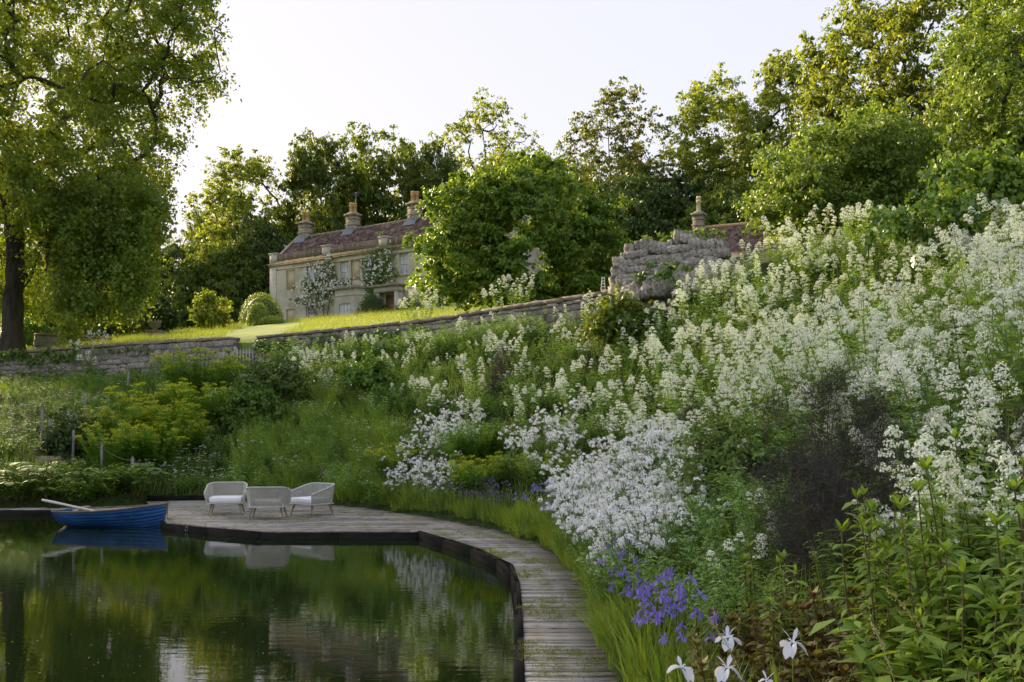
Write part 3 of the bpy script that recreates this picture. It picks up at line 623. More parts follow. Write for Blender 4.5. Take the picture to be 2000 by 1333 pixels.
hp('bay_cornice', bay_ring(BZ, BZ + .14, .2), M['cornice'], bayo); hp('bay_frieze', bay_ring(BZ - .55, BZ - .45, .05), M['ashlar_pale'], bayo)
hp('bay_coping', bay_ring(BZ + .14, BZ + .26, .06), M['cornice'], bayo)
# door case
pc = MB(); pc.span((13.5, -.8, -1), (13.85, -.45, 2.55)); pc.span((15.55, -.8, -1), (15.9, -.45, 2.55)); pc.span((13.5, -.44, -1), (13.72, 0, 2.55)); pc.span((15.68, -.44, -1), (15.9, 0, 2.55)); pc.span((13.4, -.85, 2.55), (16.0, 0, 2.95))
po = hp('porch', pc, M['ashlar_pale']); b = MB(); b.span((13.2, -1.05, 2.952), (16.2, .0, 3.12)); hp('porch_cornice', b, M['cornice'], po)
b = MB(); b.span((14.0, -.1, -.9), (15.4, -.02, 2.4)); dr = hp('door', b, M['doorwood']); b = MB(); b.lathe([(.05, 0), (.05, .06), (.03, .08)], (15.2, -.16, 1.0), 8); obj('handle', b.mesh('handle', M['metal']), dr)

# ------------------------------------------------------------------ cottage beyond the ruin
cA = np.array([13.0, 70.6]); cB = np.array([21.0, 66.6]); ce = (cB - cA) / np.linalg.norm(cB - cA); CLn = 9.0
czr = 15.9; cz0 = h1(14, 69) - .3
cot = thing('stone_cottage', 'low cottage with dark pantiled roof seen over the ruined wall', 'cottage', (cA[0], cA[1], cz0), math.atan2(ce[1], ce[0])); rzC = czr - cz0; ev = rzC - 2.2
b = MB(); b.span((0, -2.2, 0), (CLn, 2.2, ev)); b.add([(0, -2.2, ev), (0, 2.2, ev), (0, 0, rzC - .1)], [[1, 0, 2]]); obj('wall', b.mesh('wall', M['ashlar']), cot)
uu = np.linspace(-.15, CLn, 241); V = []
for c in range(10):
    for t_ in (0., .98):
        f = (c + t_) / 10; V.append(np.stack([uu, np.full(241, -2.45 + f * 2.45), ev - .2 + f * 2.4 + .10 * (1 - t_) + .09 * np.abs(np.sin(math.pi * uu / .3)) + rr.normal(0, .008, 241)], 1))
b = MB(); i0 = (np.arange(len(V) - 1)[:, None] * 241 + np.arange(240)[None]).ravel(); b.add(np.vstack(V), np.stack([i0, i0 + 1, i0 + 242, i0 + 241], 1)); b.add([(-.15, 0, rzC), (CLn, 0, rzC), (CLn, 2.4, ev), (-.15, 2.4, ev)], [[0, 1, 2, 3]])
cr = obj('roof', b.mesh('roof', M['tile']), cot)
b = MB(); b.tube([(-.2, 0, rzC + .06), (CLn, 0, rzC + .06)], .13, 8); obj('ridge', b.mesh('ridge', M['pot']), cr)
chimney(cot, .25, 0, rzC - .1, .72, .6, 1.05, (0,), pot_h=1.15, pm='pot_cream')

# ------------------------------------------------------------------ trees
def grow(seed, targets, trunk_pts, seg=.5, sag=.0, up=.25):
    """branches: each target is joined to the nearest node of the skeleton so far"""
    r = np.random.default_rng(seed); nodes = [np.array(p, float) for p in trunk_pts]; par = [-1] + list(range(len(trunk_pts) - 1)); ntr = len(nodes)
    base = np.array(trunk_pts[0]); order = np.argsort([np.linalg.norm(t - np.array(trunk_pts[len(trunk_pts) // 2])) for t in targets]); tips = []
    for ti in order:
        t = targets[ti]; N = np.array(nodes); d = t - N; dist = np.linalg.norm(d, axis=1); pen = dist + .9 * np.maximum(0, -(d[:, 2]) * up) ; pen[:max(2, int(ntr * .25))] += 99
        i = int(np.argmin(pen)); a = N[i]; k = max(2, int(dist[i] / seg)); last = i; side = r.normal(0, .10 * dist[i] + .02, 3)
        for q in range(1, k + 1):
            f = q / k; p = a + (t - a) * f + side * math.sin(math.pi * f) + np.array([0, 0, (-sag if q < k else 0) + .10 * dist[i] * math.sin(math.pi * f) * (1 if up > 0 else -1)])
            nodes.append(p); par.append(last); last = len(nodes) - 1
        tips.append(last)
    cnt = np.zeros(len(nodes))
    for t in tips:
        j = t
        while j >= 0: cnt[j] += 1; j = par[j]
    return np.array(nodes), np.array(par), cnt, tips
def wood(nodes, par, cnt, r_tip, r_trunk, mt, name, flare=1.35, thin=3):
    mxc = cnt.max(); ex = math.log(max(r_trunk / r_tip, 1.1)) / math.log(max(mxc, 2)); rad = r_tip * np.maximum(cnt, 1) ** ex; rad[0] *= flare
    kids = {}
    for i, p in enumerate(par): kids.setdefault(p, []).append(i)
    b = MB(); stack = [0]
    while stack:
        s = stack.pop(); pts = [s]; cur = s
        if par[s] >= 0: pts = [par[s], s]
        while cur in kids:
            ks = sorted(kids[cur], key=lambda q: -cnt[q]); stack += ks[1:]; cur = ks[0]; pts.append(cur)
        if len(pts) < 2: continue
        rr_ = rad[pts].copy()
        if par[s] >= 0: rr_[0] = rr_[1]
        b.tube(nodes[pts], rr_, 9 if rr_[0] > .25 else 5 if rr_[0] > .05 else thin, cap=False)
    return b.mesh(name, mt, True)
def foliage(rng, c, rad, per, size, center, mt, up=.55, outw=.5, flat=.6, droop=.0, aspect=.62, clump=None, name='crown', big=.25):
    idx = np.repeat(np.arange(len(c)), per); n = len(idx); tw = rdir(rng, len(c) * 4).reshape(len(c), 4, 3); o = tw[idx, rng.integers(4, size=n)] * (rng.random(n) ** .6 * 1.15)[:, None] + rng.normal(0, .2, (n, 3)); o[:, 2] *= flat
    rd = np.broadcast_to(rad, (len(c),))[idx]; p = c[idx] + o * rd[:, None]
    if droop: p[:, 2] -= droop * rd * rng.random(n) ** 2 * (np.hypot(o[:, 0], o[:, 1]))
    outv = unit(p - center); nr = unit(rng.normal(0, .75, (n, 3)) + outv * outw + np.array([0, 0, up]) + o * .5)
    a = unit(np.cross(nr, rng.normal(size=(n, 3))) + np.array([0, 0, -.35]) + o * .5); L = size * (1 + rng.normal(0, big, n)).clip(.4, 1.9)
    b = MB(); b.leaves(p, a, nr, L, L * aspect); return b.mesh(name, mt)
def crown_targets(rng, n, prof, z0, z1, inner=.45, lobes=5, lob=.22, phase=0):
    """points inside an uneven envelope; prof(f) gives the radius at height fraction f"""
    T = []
    while len(T) < n:
        f = rng.random(); th = rng.random() * 2 * math.pi; R = prof(f)
        if rng.random() > (R / prof.mx) ** 1.2: continue
        R *= 1 + lob * math.sin(lobes * th + phase + 4 * f) + lob * .6 * math.sin((lobes + 2) * th - 7 * f + 2 * phase); rr_ = R * (inner + (1 - inner) * rng.random() ** .6)
        T.append((rr_ * math.cos(th), rr_ * math.sin(th), z0 + f * (z1 - z0)))
    return np.array(T)
class Prof:
    def __init__(s, zs_, rs_): s.z = zs_; s.r = rs_; s.mx = max(rs_)
    def __call__(s, f): return float(np.interp(f, s.z, s.r))
def build_tree(seed, hgt, prof, z0, ntar, sub, per, size, mt, r_trunk, crad=.9, lean=(0, 0), stems=1, inner=.4, flat=.55, droop=.2, lob=.2, seg=.7, up=.3, r_tip=.018, upn=.55):
    rng = np.random.default_rng(seed); T = crown_targets(rng, ntar, prof, z0, hgt, inner, 4, lob, seed); k = 9
    zz = np.linspace(0, hgt * .86, k); trunk = np.stack([lean[0] * zz / hgt + rng.normal(0, .012 * hgt, k) * np.linspace(0, 1, k), lean[1] * zz / hgt + rng.normal(0, .012 * hgt, k) * np.linspace(0, 1, k), zz], 1)
    N, par, cnt, tips = grow(seed, T, trunk, seg, 0, up)
    tr = wood(N, par, cnt, r_tip, r_trunk, M['bark'], 'trunk')
    c = np.repeat(T, sub, 0) + rng.normal(0, crad * .8, (len(T) * sub, 3)) * [1, 1, .7]
    cr_ = foliage(rng, c, crad * rng.uniform(.45, .95, len(c)), per, size, np.array([0, 0, (z0 + hgt) / 2]), mt, upn, .35, flat, droop)
    return [('trunk', tr), ('crown', cr_)]
oakP = Prof([0, .15, .45, .75, .92, 1], [3.4, 5.2, 6.2, 5.2, 3.2, .8])
ashP = Prof([0, .2, .55, .8, 1], [2.2, 3.8, 4.8, 4.0, .9])
beeP = Prof([0, .2, .5, .8, 1], [5.0, 6.6, 6.4, 4.2, .8])
lowP = Prof([0, .2, .6, .85, 1], [4.2, 5.0, 4.6, 3.0, .6])
TREE = {
 'oak0': build_tree(1, 19, oakP, 3.0, 130, 10, 28, .38, M['oak'], .55, 1.1, lob=.24, inner=.45),
 'oak1': build_tree(2, 18, oakP, 2.5, 135, 10, 28, .38, M['oak'], .5, 1.05, (1, 0), lob=.26, inner=.45),
 'ash0': build_tree(3, 21, ashP, 4.0, 135, 8, 26, .30, M['ash'], .36, .85, lob=.22, flat=.5, droop=.4),
 'ash1': build_tree(4, 20, Prof([0, .2, .55, .8, 1], [1.4, 3.2, 4.8, 4.2, 1.0]), 5.0, 115, 7, 24, .30, M['ash'], .30, .8, (-1, 0), lob=.25, flat=.5, droop=.4),
 'beech0': build_tree(5, 20, beeP, 3.5, 160, 8, 26, .30, M['beech'], .5, 1.0, flat=.32, droop=.1, lob=.22),
 'sparse': build_tree(6, 20, Prof([0, .3, .7, 1], [1.6, 3.6, 4.4, 1.4]), 8.0, 75, 5, 20, .26, M['ash'], .25, .7, lob=.3, flat=.6, r_tip=.024),
 'low0': build_tree(7, 10, lowP, .4, 120, 8, 26, .30, M['dark'], .3, .95, lob=.2, inner=.3),
 'low1': build_tree(8, 9, lowP, .3, 110, 8, 26, .30, M['oak'], .25, .9, lob=.25, inner=.3),
}
TH = {'oak0': 19, 'oak1': 18, 'ash0': 21, 'ash1': 20, 'beech0': 20, 'sparse': 20, 'low0': 10, 'low1': 9}
TW = {'oak0': 13.5, 'oak1': 13.5, 'ash0': 10.5, 'ash1': 10.5, 'beech0': 14, 'sparse': 9, 'low0': 10.5, 'low1': 10.5}
# kind, photo column, distance, photo row of the top, width in photo pixels, label
BG = [
 ('ash0', 478, 104, 272, 185, 'tall light green tree standing left of the house with sunlit top'),
 ('oak0', 628, 106, 250, 190, 'dark oak rising behind the left chimney of the house'),
 ('oak1', 745, 110, 248, 200, 'broad dark oak behind the middle chimney with the aerial'),
 ('oak0', 848, 104, 262, 150, 'oak with gaps of sky between right chimney and round tree'),
 ('sparse', 945, 120, 178, 170, 'thin sparse tree with bare forked stems above the round tree'),
 ('beech0', 1190, 96, 146, 250, 'wide layered beech rising right of the round tree'),
 ('ash0', 1392, 92, 128, 190, 'tall airy tree directly above the cottage chimney'),
 ('ash1', 1535, 88, 86, 190, 'slender stemmed tree with golden crown right of the cottage'),
 ('ash0', 1690, 74, -40, 230, 'very tall golden tree cut by the top edge, nearest the open sky'),
 ('ash1', 1850, 66, -70, 280, 'tall tree with dark slanting limbs reaching the top right corner'),
 ('ash1', 1985, 58, -60, 240, 'leafy tree with golden gaps filling the upper right corner'),
 ('oak1', 1110, 120, 300, 190, 'rounded tree filling the gap below the sparse tree'),
 ('oak0', 1010, 128, 285, 190, 'yellow edged tree peeping over the round tree'),
 ('low0', 1230, 88, 335, 240, 'dense dark low tree behind the right edge of the round tree'),
 ('low0', 1330, 92, 330, 240, 'dense dark low tree behind the cottage chimney'),
 ('low1', 1440, 84, 320, 220, 'dense low tree over the right end of the cottage roof'),
 ('low0', 1560, 72, 330, 240, 'dark low tree in the wood above the cottage eaves'),
 ('low0', 1760, 60, 320, 260, 'dark low tree behind the bright hazel on the bank top'),
 ('low1', 1940, 52, 300, 240, 'dark low tree behind the ivy mound at the picture edge'),
 ('low0', 350, 100, 462, 170, 'dark low tree behind the urn on the meadow'),
 ('low1', 440, 96, 440, 180, 'dark low tree behind the small pale maple'),
 ('low0', 515, 100, 430, 150, 'dark low tree against the left corner of the house'),
 ('ash0', 402, 128, 385, 120, 'small sunlit far tree in the gap left of the tall light tree'),
 ('low1', 250, 112, 470, 190, 'sunlit far tree seen under the drooping limbs of the big tree'),
 ('low1', 150, 100, 480, 200, 'far tree behind the low stone wall on the meadow'),
 ('ash0', 40, 108, 330, 210, 'far tree behind the trunk of the big lime tree'),
 ('low0', 690, 116, 400, 220, 'dark low tree directly behind the house roof'),
 ('low0', 800, 118, 390, 220, 'dark low tree behind the right end of the house roof'),
]
for i, (k, px_, D, ty, wpx, lab) in enumerate(BG):
    X, Y, Zt = P(px_, ty, D); z = h1(X, Y); hs_ = (Zt - z) / (TH[k] * 1.03); ws = wpx / F_PX * D / TW[k]
    place(TREE[k], 'broadleaf_tree', lab, 'tree', (X, Y, z - .1), i * 2.4, (ws, ws, hs_), 'trees of the wood behind the house')
# the wood goes on behind and beside those, too deep to tell trees apart
wr = np.random.default_rng(77); fb = []
for i in range(75):
    X = -75 + i * 4.2 + wr.uniform(-2, 2); Y = 138 + wr.uniform(-8, 14) - .25 * max(0, X) ; fb.append((X, Y))
c = np.array([[x, y_, h1(x, y_) + wr.uniform(1, 11)] for x, y_ in fb for _ in range(12)]); c[:, :2] += wr.normal(0, 2.6, (len(c), 2))
fo = obj('far_wood', foliage(wr, c, wr.uniform(1.3, 2.6, len(c)), 46, .62, np.array([0, 140, -30]), M['oak'], name='far_wood')); fo['kind'] = 'stuff'; tag(fo, 'dark far wood closing the view behind the trees', 'wood')

# the big drooping tree on the left
bt = np.random.default_rng(21)
BX, BY = P(22, 655, 54)[:2]; BZ0 = h1(BX, BY)
bP = Prof([0, .10, .25, .45, .62, .8, .95, 1], [6.5, 8.2, 9.0, 9.2, 9.6, 10.5, 8.5, 6.0])
T = crown_targets(bt, 900, bP, 1.5, 27.5, .35, 5, .12, 1.0)
def px_of(p): return proj(BX + p[:, 0], BY + p[:, 1], BZ0 + p[:, 2])
qx, qy = px_of(T); lim = np.interp(qy, [-120, 0, 60, 180, 235, 330, 420, 520, 600, 640], [430, 425, 440, 452, 372, 345, 335, 318, 285, 240])
T = T[(qx < lim - 12)]
hol = np.array([wob(np.array([p[0]]), np.array([p[2]]), .75, 1.3)[0] for p in T]); T = T[hol > -.85]
ext = np.array([(8.5, -2.5, 24.6), (9.6, -1.0, 22.6), (10.7, -1.5, 21.2), (11.4, .5, 20.4), (9.8, .5, 25.4), (10.6, -.6, 19.6), (8.8, -2.0, 19.5), (11.0, -1, 23.5)])
def at_px(x, y_, D): q = P(x, y_, D); return (q[0] - BX, q[1] - BY, q[2] - BZ0)
ext2 = [at_px(bt.uniform(300, 432), bt.uniform(-30, 175), bt.uniform(51, 57)) for _ in range(46)]
ext3 = [at_px(x, bt.uniform(360, 575 - .25 * abs(x - 200)), bt.uniform(48.5, 52)) for x in bt.uniform(85, 320, 110)]
T = np.vstack([T, ext, ext2, ext3])
trunk = [(0, 0, -.2), (.05, 0, 1.2), (.1, 0, 2.8), (.25, 0, 4.4), (.15, .1, 6.5), (-.3, .1, 9), (-.2, 0, 12), (.3, .2, 15), (.1, 0, 18), (.2, .1, 21.5), (0, 0, 25)]
N, par, cnt, tips = grow(5, T, trunk, .6, 0, .35)
bc = np.repeat(T, 6, 0) + bt.normal(0, .8, (len(T) * 6, 3)) * [1, 1, .8]
low_ = bc[:, 2] < 13; bc[low_, 2] -= bt.random(low_.sum()) ** 2 * 1.3
qx, qy = px_of(bc); bc = bc[(qy < 618) & ~((qx < 75) & (qy > 440) & (bc[:, 1] < 1.0)) & ~((qx < 100) & (qy > 520) & (bc[:, 1] < .5))]; bc[:, 2] = np.maximum(bc[:, 2], .9)
qx, qy = px_of(bc); bc = bc[qx < np.interp(qy, [-120, 0, 60, 180, 235, 330, 420, 520, 600, 640], [425, 425, 440, 452, 385, 350, 340, 322, 292, 250]) - 14]
bc = bc[wob(bc[:, 0] + bc[:, 1] * .5, bc[:, 2] * 1.4, .95, .3) > -.62]
qx, qy = px_of(bc); bc = bc[(qx < 290) | (qy > 260) | (wob(qx, qy * 1.6, .032, .4) > -.25)]
big = thing('lime_tree', 'huge old tree with massive dark trunk and drooping sunlit foliage', 'tree', (BX, BY, BZ0))
obj('trunk', wood(N, par, cnt, .016, .55, M['bark'], 'trunk', 1.5), big)
obj('crown', foliage(bt, bc, bt.uniform(.5, 1.0, len(bc)), 54, .19, np.array([0, 0, 13.]), M['plane'], .4, .35, .7, .9, .75), big)
db = MB()
for i in range(5):
    a = np.array([8.9, -1.2, 18.6]); dirv = unit(np.array([.9 + .2 * i, bt.normal(0, .3), -.9 + .3 * i])); pts = [a + dirv * s * .45 + bt.normal(0, .07, 3) * s for s in range(6)]; db.tube(pts, np.linspace(.035, .008, 6), 4, cap=False)
    for s in (2, 3, 4): q = pts[s]; db.tube([q, q + unit(bt.normal(size=3) + [.6, 0, -.7]) * .7, q + unit(bt.normal(size=3) + [.8, 0, -1]) * 1.3], [.014, .01, .005], 3, cap=False)
obj('dead_branch', db.mesh('dead_branch', M['twig']), big)

# round tree in front of the house
rt = np.random.default_rng(31); RX, RY, _ = P(1014, 590, 42); RZ = h1(RX, RY)
rP = Prof([0, .12, .35, .6, .8, .93, 1], [3.2, 4.1, 4.15, 3.6, 2.5, 1.3, .5])
T = crown_targets(rt, 250, rP, .55, 6.5, .5, 5, .15, .6)
N, par, cnt, tips = grow(9, T, [(0, 0, -.1), (.02, 0, .5), (.05, 0, 1.1), (0, .05, 1.9), (.1, 0, 3.0), (0, 0, 4.6)], .4, 0, .2)
c = np.repeat(T, 10, 0) + rt.normal(0, .36, (len(T) * 10, 3)) * [1, 1, .6]; c[:, 2] = np.maximum(c[:, 2], .35)
rtree = thing('round_tree', 'dense round green maple hiding the right half of the house', 'tree', (RX, RY, RZ))
obj('trunk', wood(N, par, cnt, .012, .30, M['bark'], 'trunk'), rtree)
obj('crown', foliage(rt, c, rt.uniform(.18, .42, len(c)), 34, .165, np.array([0, 0, 2.6]), M['maple'], .75, .55, .5, .7, .7), rtree)

# bright hazel tree behind the bank top
hz = np.random.default_rng(41); HX, HYy, _ = P(1690, 400, 33); HZz = h1(HX, HYy)
T = crown_targets(hz, 220, Prof([0, .2, .5, .75, .92, 1], [3.2, 3.7, 3.4, 2.5, 1.2, .4]), .5, 4.1, .35, 5, .15, .2)
N, par, cnt, tips = grow(19, T, [(0, 0, -.1), (.1, 0, .6), (0, .1, 1.4), (.2, 0, 2.4), (.1, 0, 3.6)], .4, 0, .2)
c = np.repeat(T, 7, 0) + hz.normal(0, .36, (len(T) * 7, 3)) * [1, 1, .75]; c[:, 2] = np.maximum(c[:, 2], .3)
hzt = thing('hazel_tree', 'bright green spreading hazel above the white valerian bank', 'tree', (HX, HYy, HZz))
obj('trunk', wood(N, par, cnt, .012, .16, M['bark'], 'trunk'), hzt)
obj('crown', foliage(hz, c, hz.uniform(.2, .48, len(c)), 44, .13, np.array([0, 0, 2.2]), M['hazel'], .5, .45, .55, .8, .6), hzt)
# leafy cherry at the right edge
ey = np.random.default_rng(43); EX, EY, _ = P(2010, 300, 27); EZ = h1(EX, EY)
T = crown_targets(ey, 120, Prof([0, .2, .5, .8, 1], [1.3, 1.9, 1.9, 1.3, .4]), .8, 8.2, .35, 5, .18, .9)
N, par, cnt, tips = grow(23, T, [(0, 0, -.1), (.1, 0, 1), (0, .1, 2.4), (.1, 0, 4), (.0, 0, 6.4)], .4, 0, .2)
c = np.repeat(T, 7, 0) + ey.normal(0, .36, (len(T) * 7, 3))
eyt = thing('cherry_tree', 'upright leafy tree at the right edge above the ivy', 'tree', (EX, EY, EZ))
obj('trunk', wood(N, par, cnt, .012, .16, M['bark'], 'trunk'), eyt)
obj('crown', foliage(ey, c, ey.uniform(.2, .45, len(c)), 40, .13, np.array([0, 0, 4.]), M['hazel'], .5, .45, .55, .8, .45), eyt)

# clipped domes, shrubs, urn on the meadow
def dome(seed, r_, hgt, mt, size=.11, fuzz=.05, per=1, n=5200):
    g = np.random.default_rng(seed); d = rdir(g, n); d[:, 2] = np.abs(d[:, 2]); p = d * np.array([r_, r_, hgt]) * (1 - g.random((n, 1)) ** 2 * .16) + g.normal(0, fuzz, (n, 3)); p[:, 2] = np.maximum(p[:, 2], .02)
    b = MB(); nr = unit(d + g.normal(0, .45, (n, 3))); b.leaves(p, unit(np.cross(nr, g.normal(size=(n, 3)))), nr, size * g.uniform(.6, 1.3, n), size * .6)
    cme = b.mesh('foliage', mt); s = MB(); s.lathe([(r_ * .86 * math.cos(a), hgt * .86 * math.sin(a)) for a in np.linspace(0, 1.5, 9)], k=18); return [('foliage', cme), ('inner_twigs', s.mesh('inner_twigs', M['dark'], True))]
def at_ground(px_, D): X = (px_ - CX) / F_PX * D; return (X, D, h1(X, D) - .03)
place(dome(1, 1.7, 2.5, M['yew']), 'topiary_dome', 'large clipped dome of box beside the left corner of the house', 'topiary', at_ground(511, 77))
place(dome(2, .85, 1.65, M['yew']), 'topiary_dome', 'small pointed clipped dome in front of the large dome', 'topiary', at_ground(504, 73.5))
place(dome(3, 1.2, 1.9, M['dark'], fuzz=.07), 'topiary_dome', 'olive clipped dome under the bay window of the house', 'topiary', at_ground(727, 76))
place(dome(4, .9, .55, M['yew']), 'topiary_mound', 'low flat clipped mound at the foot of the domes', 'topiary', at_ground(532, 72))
rb = np.random.default_rng(51)
def bush(seed, w_, hgt, mt, size, n=90, per=26, z0=.15, prof=None, crad=.3, trunk_r=.06):
    g = np.random.default_rng(seed); pf = prof or Prof([0, .25, .6, .85, 1], [.7 * w_, w_, .85 * w_, .5 * w_, .1 * w_]); T_ = crown_targets(g, n, pf, z0 * hgt, hgt, .3, 4, .12, seed)
    N_, p_, c_, t_ = grow(seed, T_, [(0, 0, -.05), (.02, 0, .2 * hgt), (0, .02, .5 * hgt), (0, 0, .8 * hgt)], .3, 0, .2); c2 = np.repeat(T_, 4, 0) + g.normal(0, crad * .6, (len(T_) * 4, 3)); c2[:, 2] = np.maximum(c2[:, 2], .05)
    return [('trunk', wood(N_, p_, c_, .008, trunk_r, M['twig'], 'trunk')), ('crown', foliage(g, c2, crad * g.uniform(.6, 1.1, len(c2)), per, size, np.array([0, 0, hgt * .4]), mt, .5, .5, .7, .3))]
place(bush(61, 1.35, 2.75, M['lime'], .17, 80, 18), 'maple_shrub', 'small pale green maple standing alone on the meadow', 'shrub', at_ground(413, 71))
place(bush(62, .62, 1.75, M['lime'], .13, 26, 12, crad=.22), 'golden_shrub', 'yellow green young shrub by the wall beneath the big tree', 'shrub', at_ground(141, 50.5))
place(bush(63, 1.5, 2.6, M['dark'], .16, 90, 26), 'round_bush', 'dark round bush standing behind the stone urn', 'bush', at_ground(304, 70), 0, (1, 1, 1.15))
place(bush(64, 2.2, 2.2, M['peren'], .18, 90, 26), 'garden_bush', 'green bush behind the low wall right of the big trunk', 'bush', at_ground(90, 66))
place(bush(65, 2.4, 2.4, M['oak'], .2, 90, 26), 'garden_bush', 'low bush under the drooping branches of the big tree', 'bush', at_ground(215, 76))
place(bush(66, 1.0, 1.2, M['rose_leaf'], .12, 60, 22), 'garden_bush', 'low bush growing at the foot of the house porch', 'bush', at_ground(800, 74))
urn = thing('stone_urn', 'small stone urn with crown rim on a plinth', 'urn', at_ground(303, 64.5))
b = MB(); b.box((0, 0, .2), (.9, .9, .46)); b.box((0, 0, .47), (1.0, 1.0, .08)); obj('plinth', b.mesh('plinth', M['coping']), urn)
b = MB(); b.lathe([(.2, .51), (.12, .6), (.18, .68), (.34, .78), (.36, .98), (.42, 1.02), (.42, 1.08), (.34, 1.08), (.3, .9)], k=14); obj('bowl', b.mesh('bowl', M['coping'], True), urn)
b = MB()
for i in range(10): a = i * .628; b.box((.38 * math.cos(a), .38 * math.sin(a), 1.13), (.1, .1, .14), a, 0, .6)
obj('rim', b.mesh('rim', M['coping']), urn)
A_ = at_ground(70, 60); B_ = at_ground(215, 63)
rubble_wall('low_wall', 'low old stone wall on the meadow behind the big trunk', [A_[:2], B_[:2]], A_[2] + 1.0, A_[2] - .3, .5, .28, True, None, 120)
# climbing roses on the house front (in house coordinates)
def climber(seed, blobs, stems, blooms, label, n=46):
    g = np.random.default_rng(seed); root = thing('climbing_rose', label, 'rose', (HO[0], HO[1], HZ), math.atan2(HU[1], HU[0])); sb = MB()
    for (pts) in stems:
        pts = np.array([(u, -.12 - .05 * i, z) for i, (u, z) in enumerate(pts)]); sb.tube(pts, np.linspace(.05, .015, len(pts)), 5, cap=False)
    obj('stem', sb.mesh('stem', M['twig']), root); C_ = []
    for (u, z, ru, rz_, dn) in blobs:
        k = int(n * dn); C_.append(np.stack([u + g.normal(0, .5, k) * ru, -.18 - g.random(k) * .28, z + g.normal(0, .5, k) * rz_], 1))
    C_ = np.vstack(C_); obj('foliage', foliage(g, C_, .22, 14, .13, np.array([8., 4, 3]), M['rose_leaf'], .4, .5, .9), root)
    B = C_[g.integers(len(C_), size=blooms)] + g.normal(0, .2, (blooms, 3)); B[:, 1] = -.42 - g.random(blooms) * .2; idx = np.repeat(np.arange(blooms), 6); p = B[idx] + g.normal(0, .035, (len(idx), 3))
    m_ = MB(); m_.leaves(p, rdir(g, len(p)), unit(rdir(g, len(p)) + [0, -1.2, .5]), .11, .10); obj('blossom', m_.mesh('blossom', M['white']), root)
climber(1, [(5.2, 3.9, 1.2, 1.0, 1.2), (6.9, 4.6, 1.1, 1.5, 1.6), (6.6, 3.0, 1.5, 1.2, 1.1), (8.2, 3.5, 1.0, .6, .7), (4.3, 2.7, 1.4, .3, .4), (9.6, 3.7, .8, .35, .4), (8.0, 5.2, .35, .9, .5)],
        [[(6.6, -.5), (6.5, 1.2), (6.3, 3), (5.6, 4.2)], [(6.8, -.5), (6.9, 1.5), (7.2, 3.4), (7.5, 5.2)], [(7.4, -.5), (7.3, 1.2), (7.8, 2.8), (8.8, 3.6)], [(6.5, .8), (5.4, 2.2), (3.4, 2.6)], [(6.2, -.5), (5.9, 1.5), (6.6, 4.0)]], 330,
        'white climbing rose with bare lower stems between the first house windows')
climber(2, [(12.3, 4.6, .8, 1.5, 1.6), (13.7, 5.2, .9, 1.5, 2.0), (14.6, 4.3, .9, 1.2, 1.4), (13.2, 3.4, 1.2, .8, 1.0), (12.4, 2.8, .5, .8, .5)],
        [[(13.1, -.5), (13.0, 1.5), (12.9, 3.4), (12.4, 5.2)], [(13.2, -.5), (13.2, 1.6), (13.6, 3.6), (14.3, 5.4)]], 120,
        'dark leafy white climbing rose over the porch of the house')

# ------------------------------------------------------------------ furniture and boat
def chair(label, loc, rz):
    root = thing('rope_armchair', label, 'armchair', loc, rz, 'rope armchairs on the round terrace'); g = np.random.default_rng(8)
    # plan of the shell: front opening towards -y
    W2, D2 = .42, .37; th = np.linspace(0, 1, 61)
    def plan(t, grow_=1.0):
        # goes left front -> back -> right front
        k = t * 3 - 1.5; x = np.sign(k) * min(abs(k), .55) / .55 * W2; 
        pts = np.array([(-W2, -D2), (-W2 * 1.0, D2 * .45), (-W2 * .8, D2 * .92), (-W2 * .5, D2), (W2 * .5, D2), (W2 * .8, D2 * .92), (W2 * 1.0, D2 * .45), (W2, -D2)]) * grow_
        s = np.concatenate([[0], np.cumsum(np.hypot(*np.diff(pts, axis=0).T))]); q = t * s[-1]; return np.array([np.interp(q, s, pts[:, 0]), np.interp(q, s, pts[:, 1])])
    low = np.array([[*plan(t, .93), .27] for t in th]); top = []
    for t in th:
        p = plan(t, 1.06); f = min(t, 1 - t); zz = np.interp(f, [0, .3, .36, .5], [.50, .685, .70, .70]); top.append([p[0], p[1], zz])
    top = np.array(top)
    b = MB(); b.tube(top, .017, 8); b.tube([top[0], low[0]], .016, 6); b.tube([top[-1], low[-1]], .016, 6); obj('top_rail', b.mesh('top_rail', M['frame'], True), root)
    b = MB(); ring = np.vstack([low, low[:1]]); b.tube(ring, .02, 6); b.span((-W2 * .9, -D2 * .9, .255), (W2 * .9, D2 * .88, .285)); obj('seat_frame', b.mesh('seat_frame', M['frame']), root)
    b = MB(); n_ = 118
    for i in range(n_ + 1):
        t = i / n_; k = t * 60; i0 = min(int(k), 59); f = k - i0; a = low[i0] * (1 - f) + low[i0 + 1] * f; c_ = top[i0] * (1 - f) + top[i0 + 1] * f; b.tube([a, (a + c_) / 2 + np.array([*(plan(t) * .012), 0]), c_], .0078, 4, cap=False)
    o_ = obj('rope_strands', b.mesh('rope_strands', M['rope']), root); o_['kind'] = 'stuff'
    cu = rounded_box((W2 * 1.72, D2 * 1.7, .12), .045); obj('cushion', cu, root, (0, -.02, .345))
    for sx in (-1, 1):
        for sy in (-1, 1):
            b = MB(); b.tube([(sx * .30, sy * .25, .265), (sx * .37, sy * .31, .0)], [.027, .015], 8); obj('leg', b.mesh('leg', M['leg']), root)
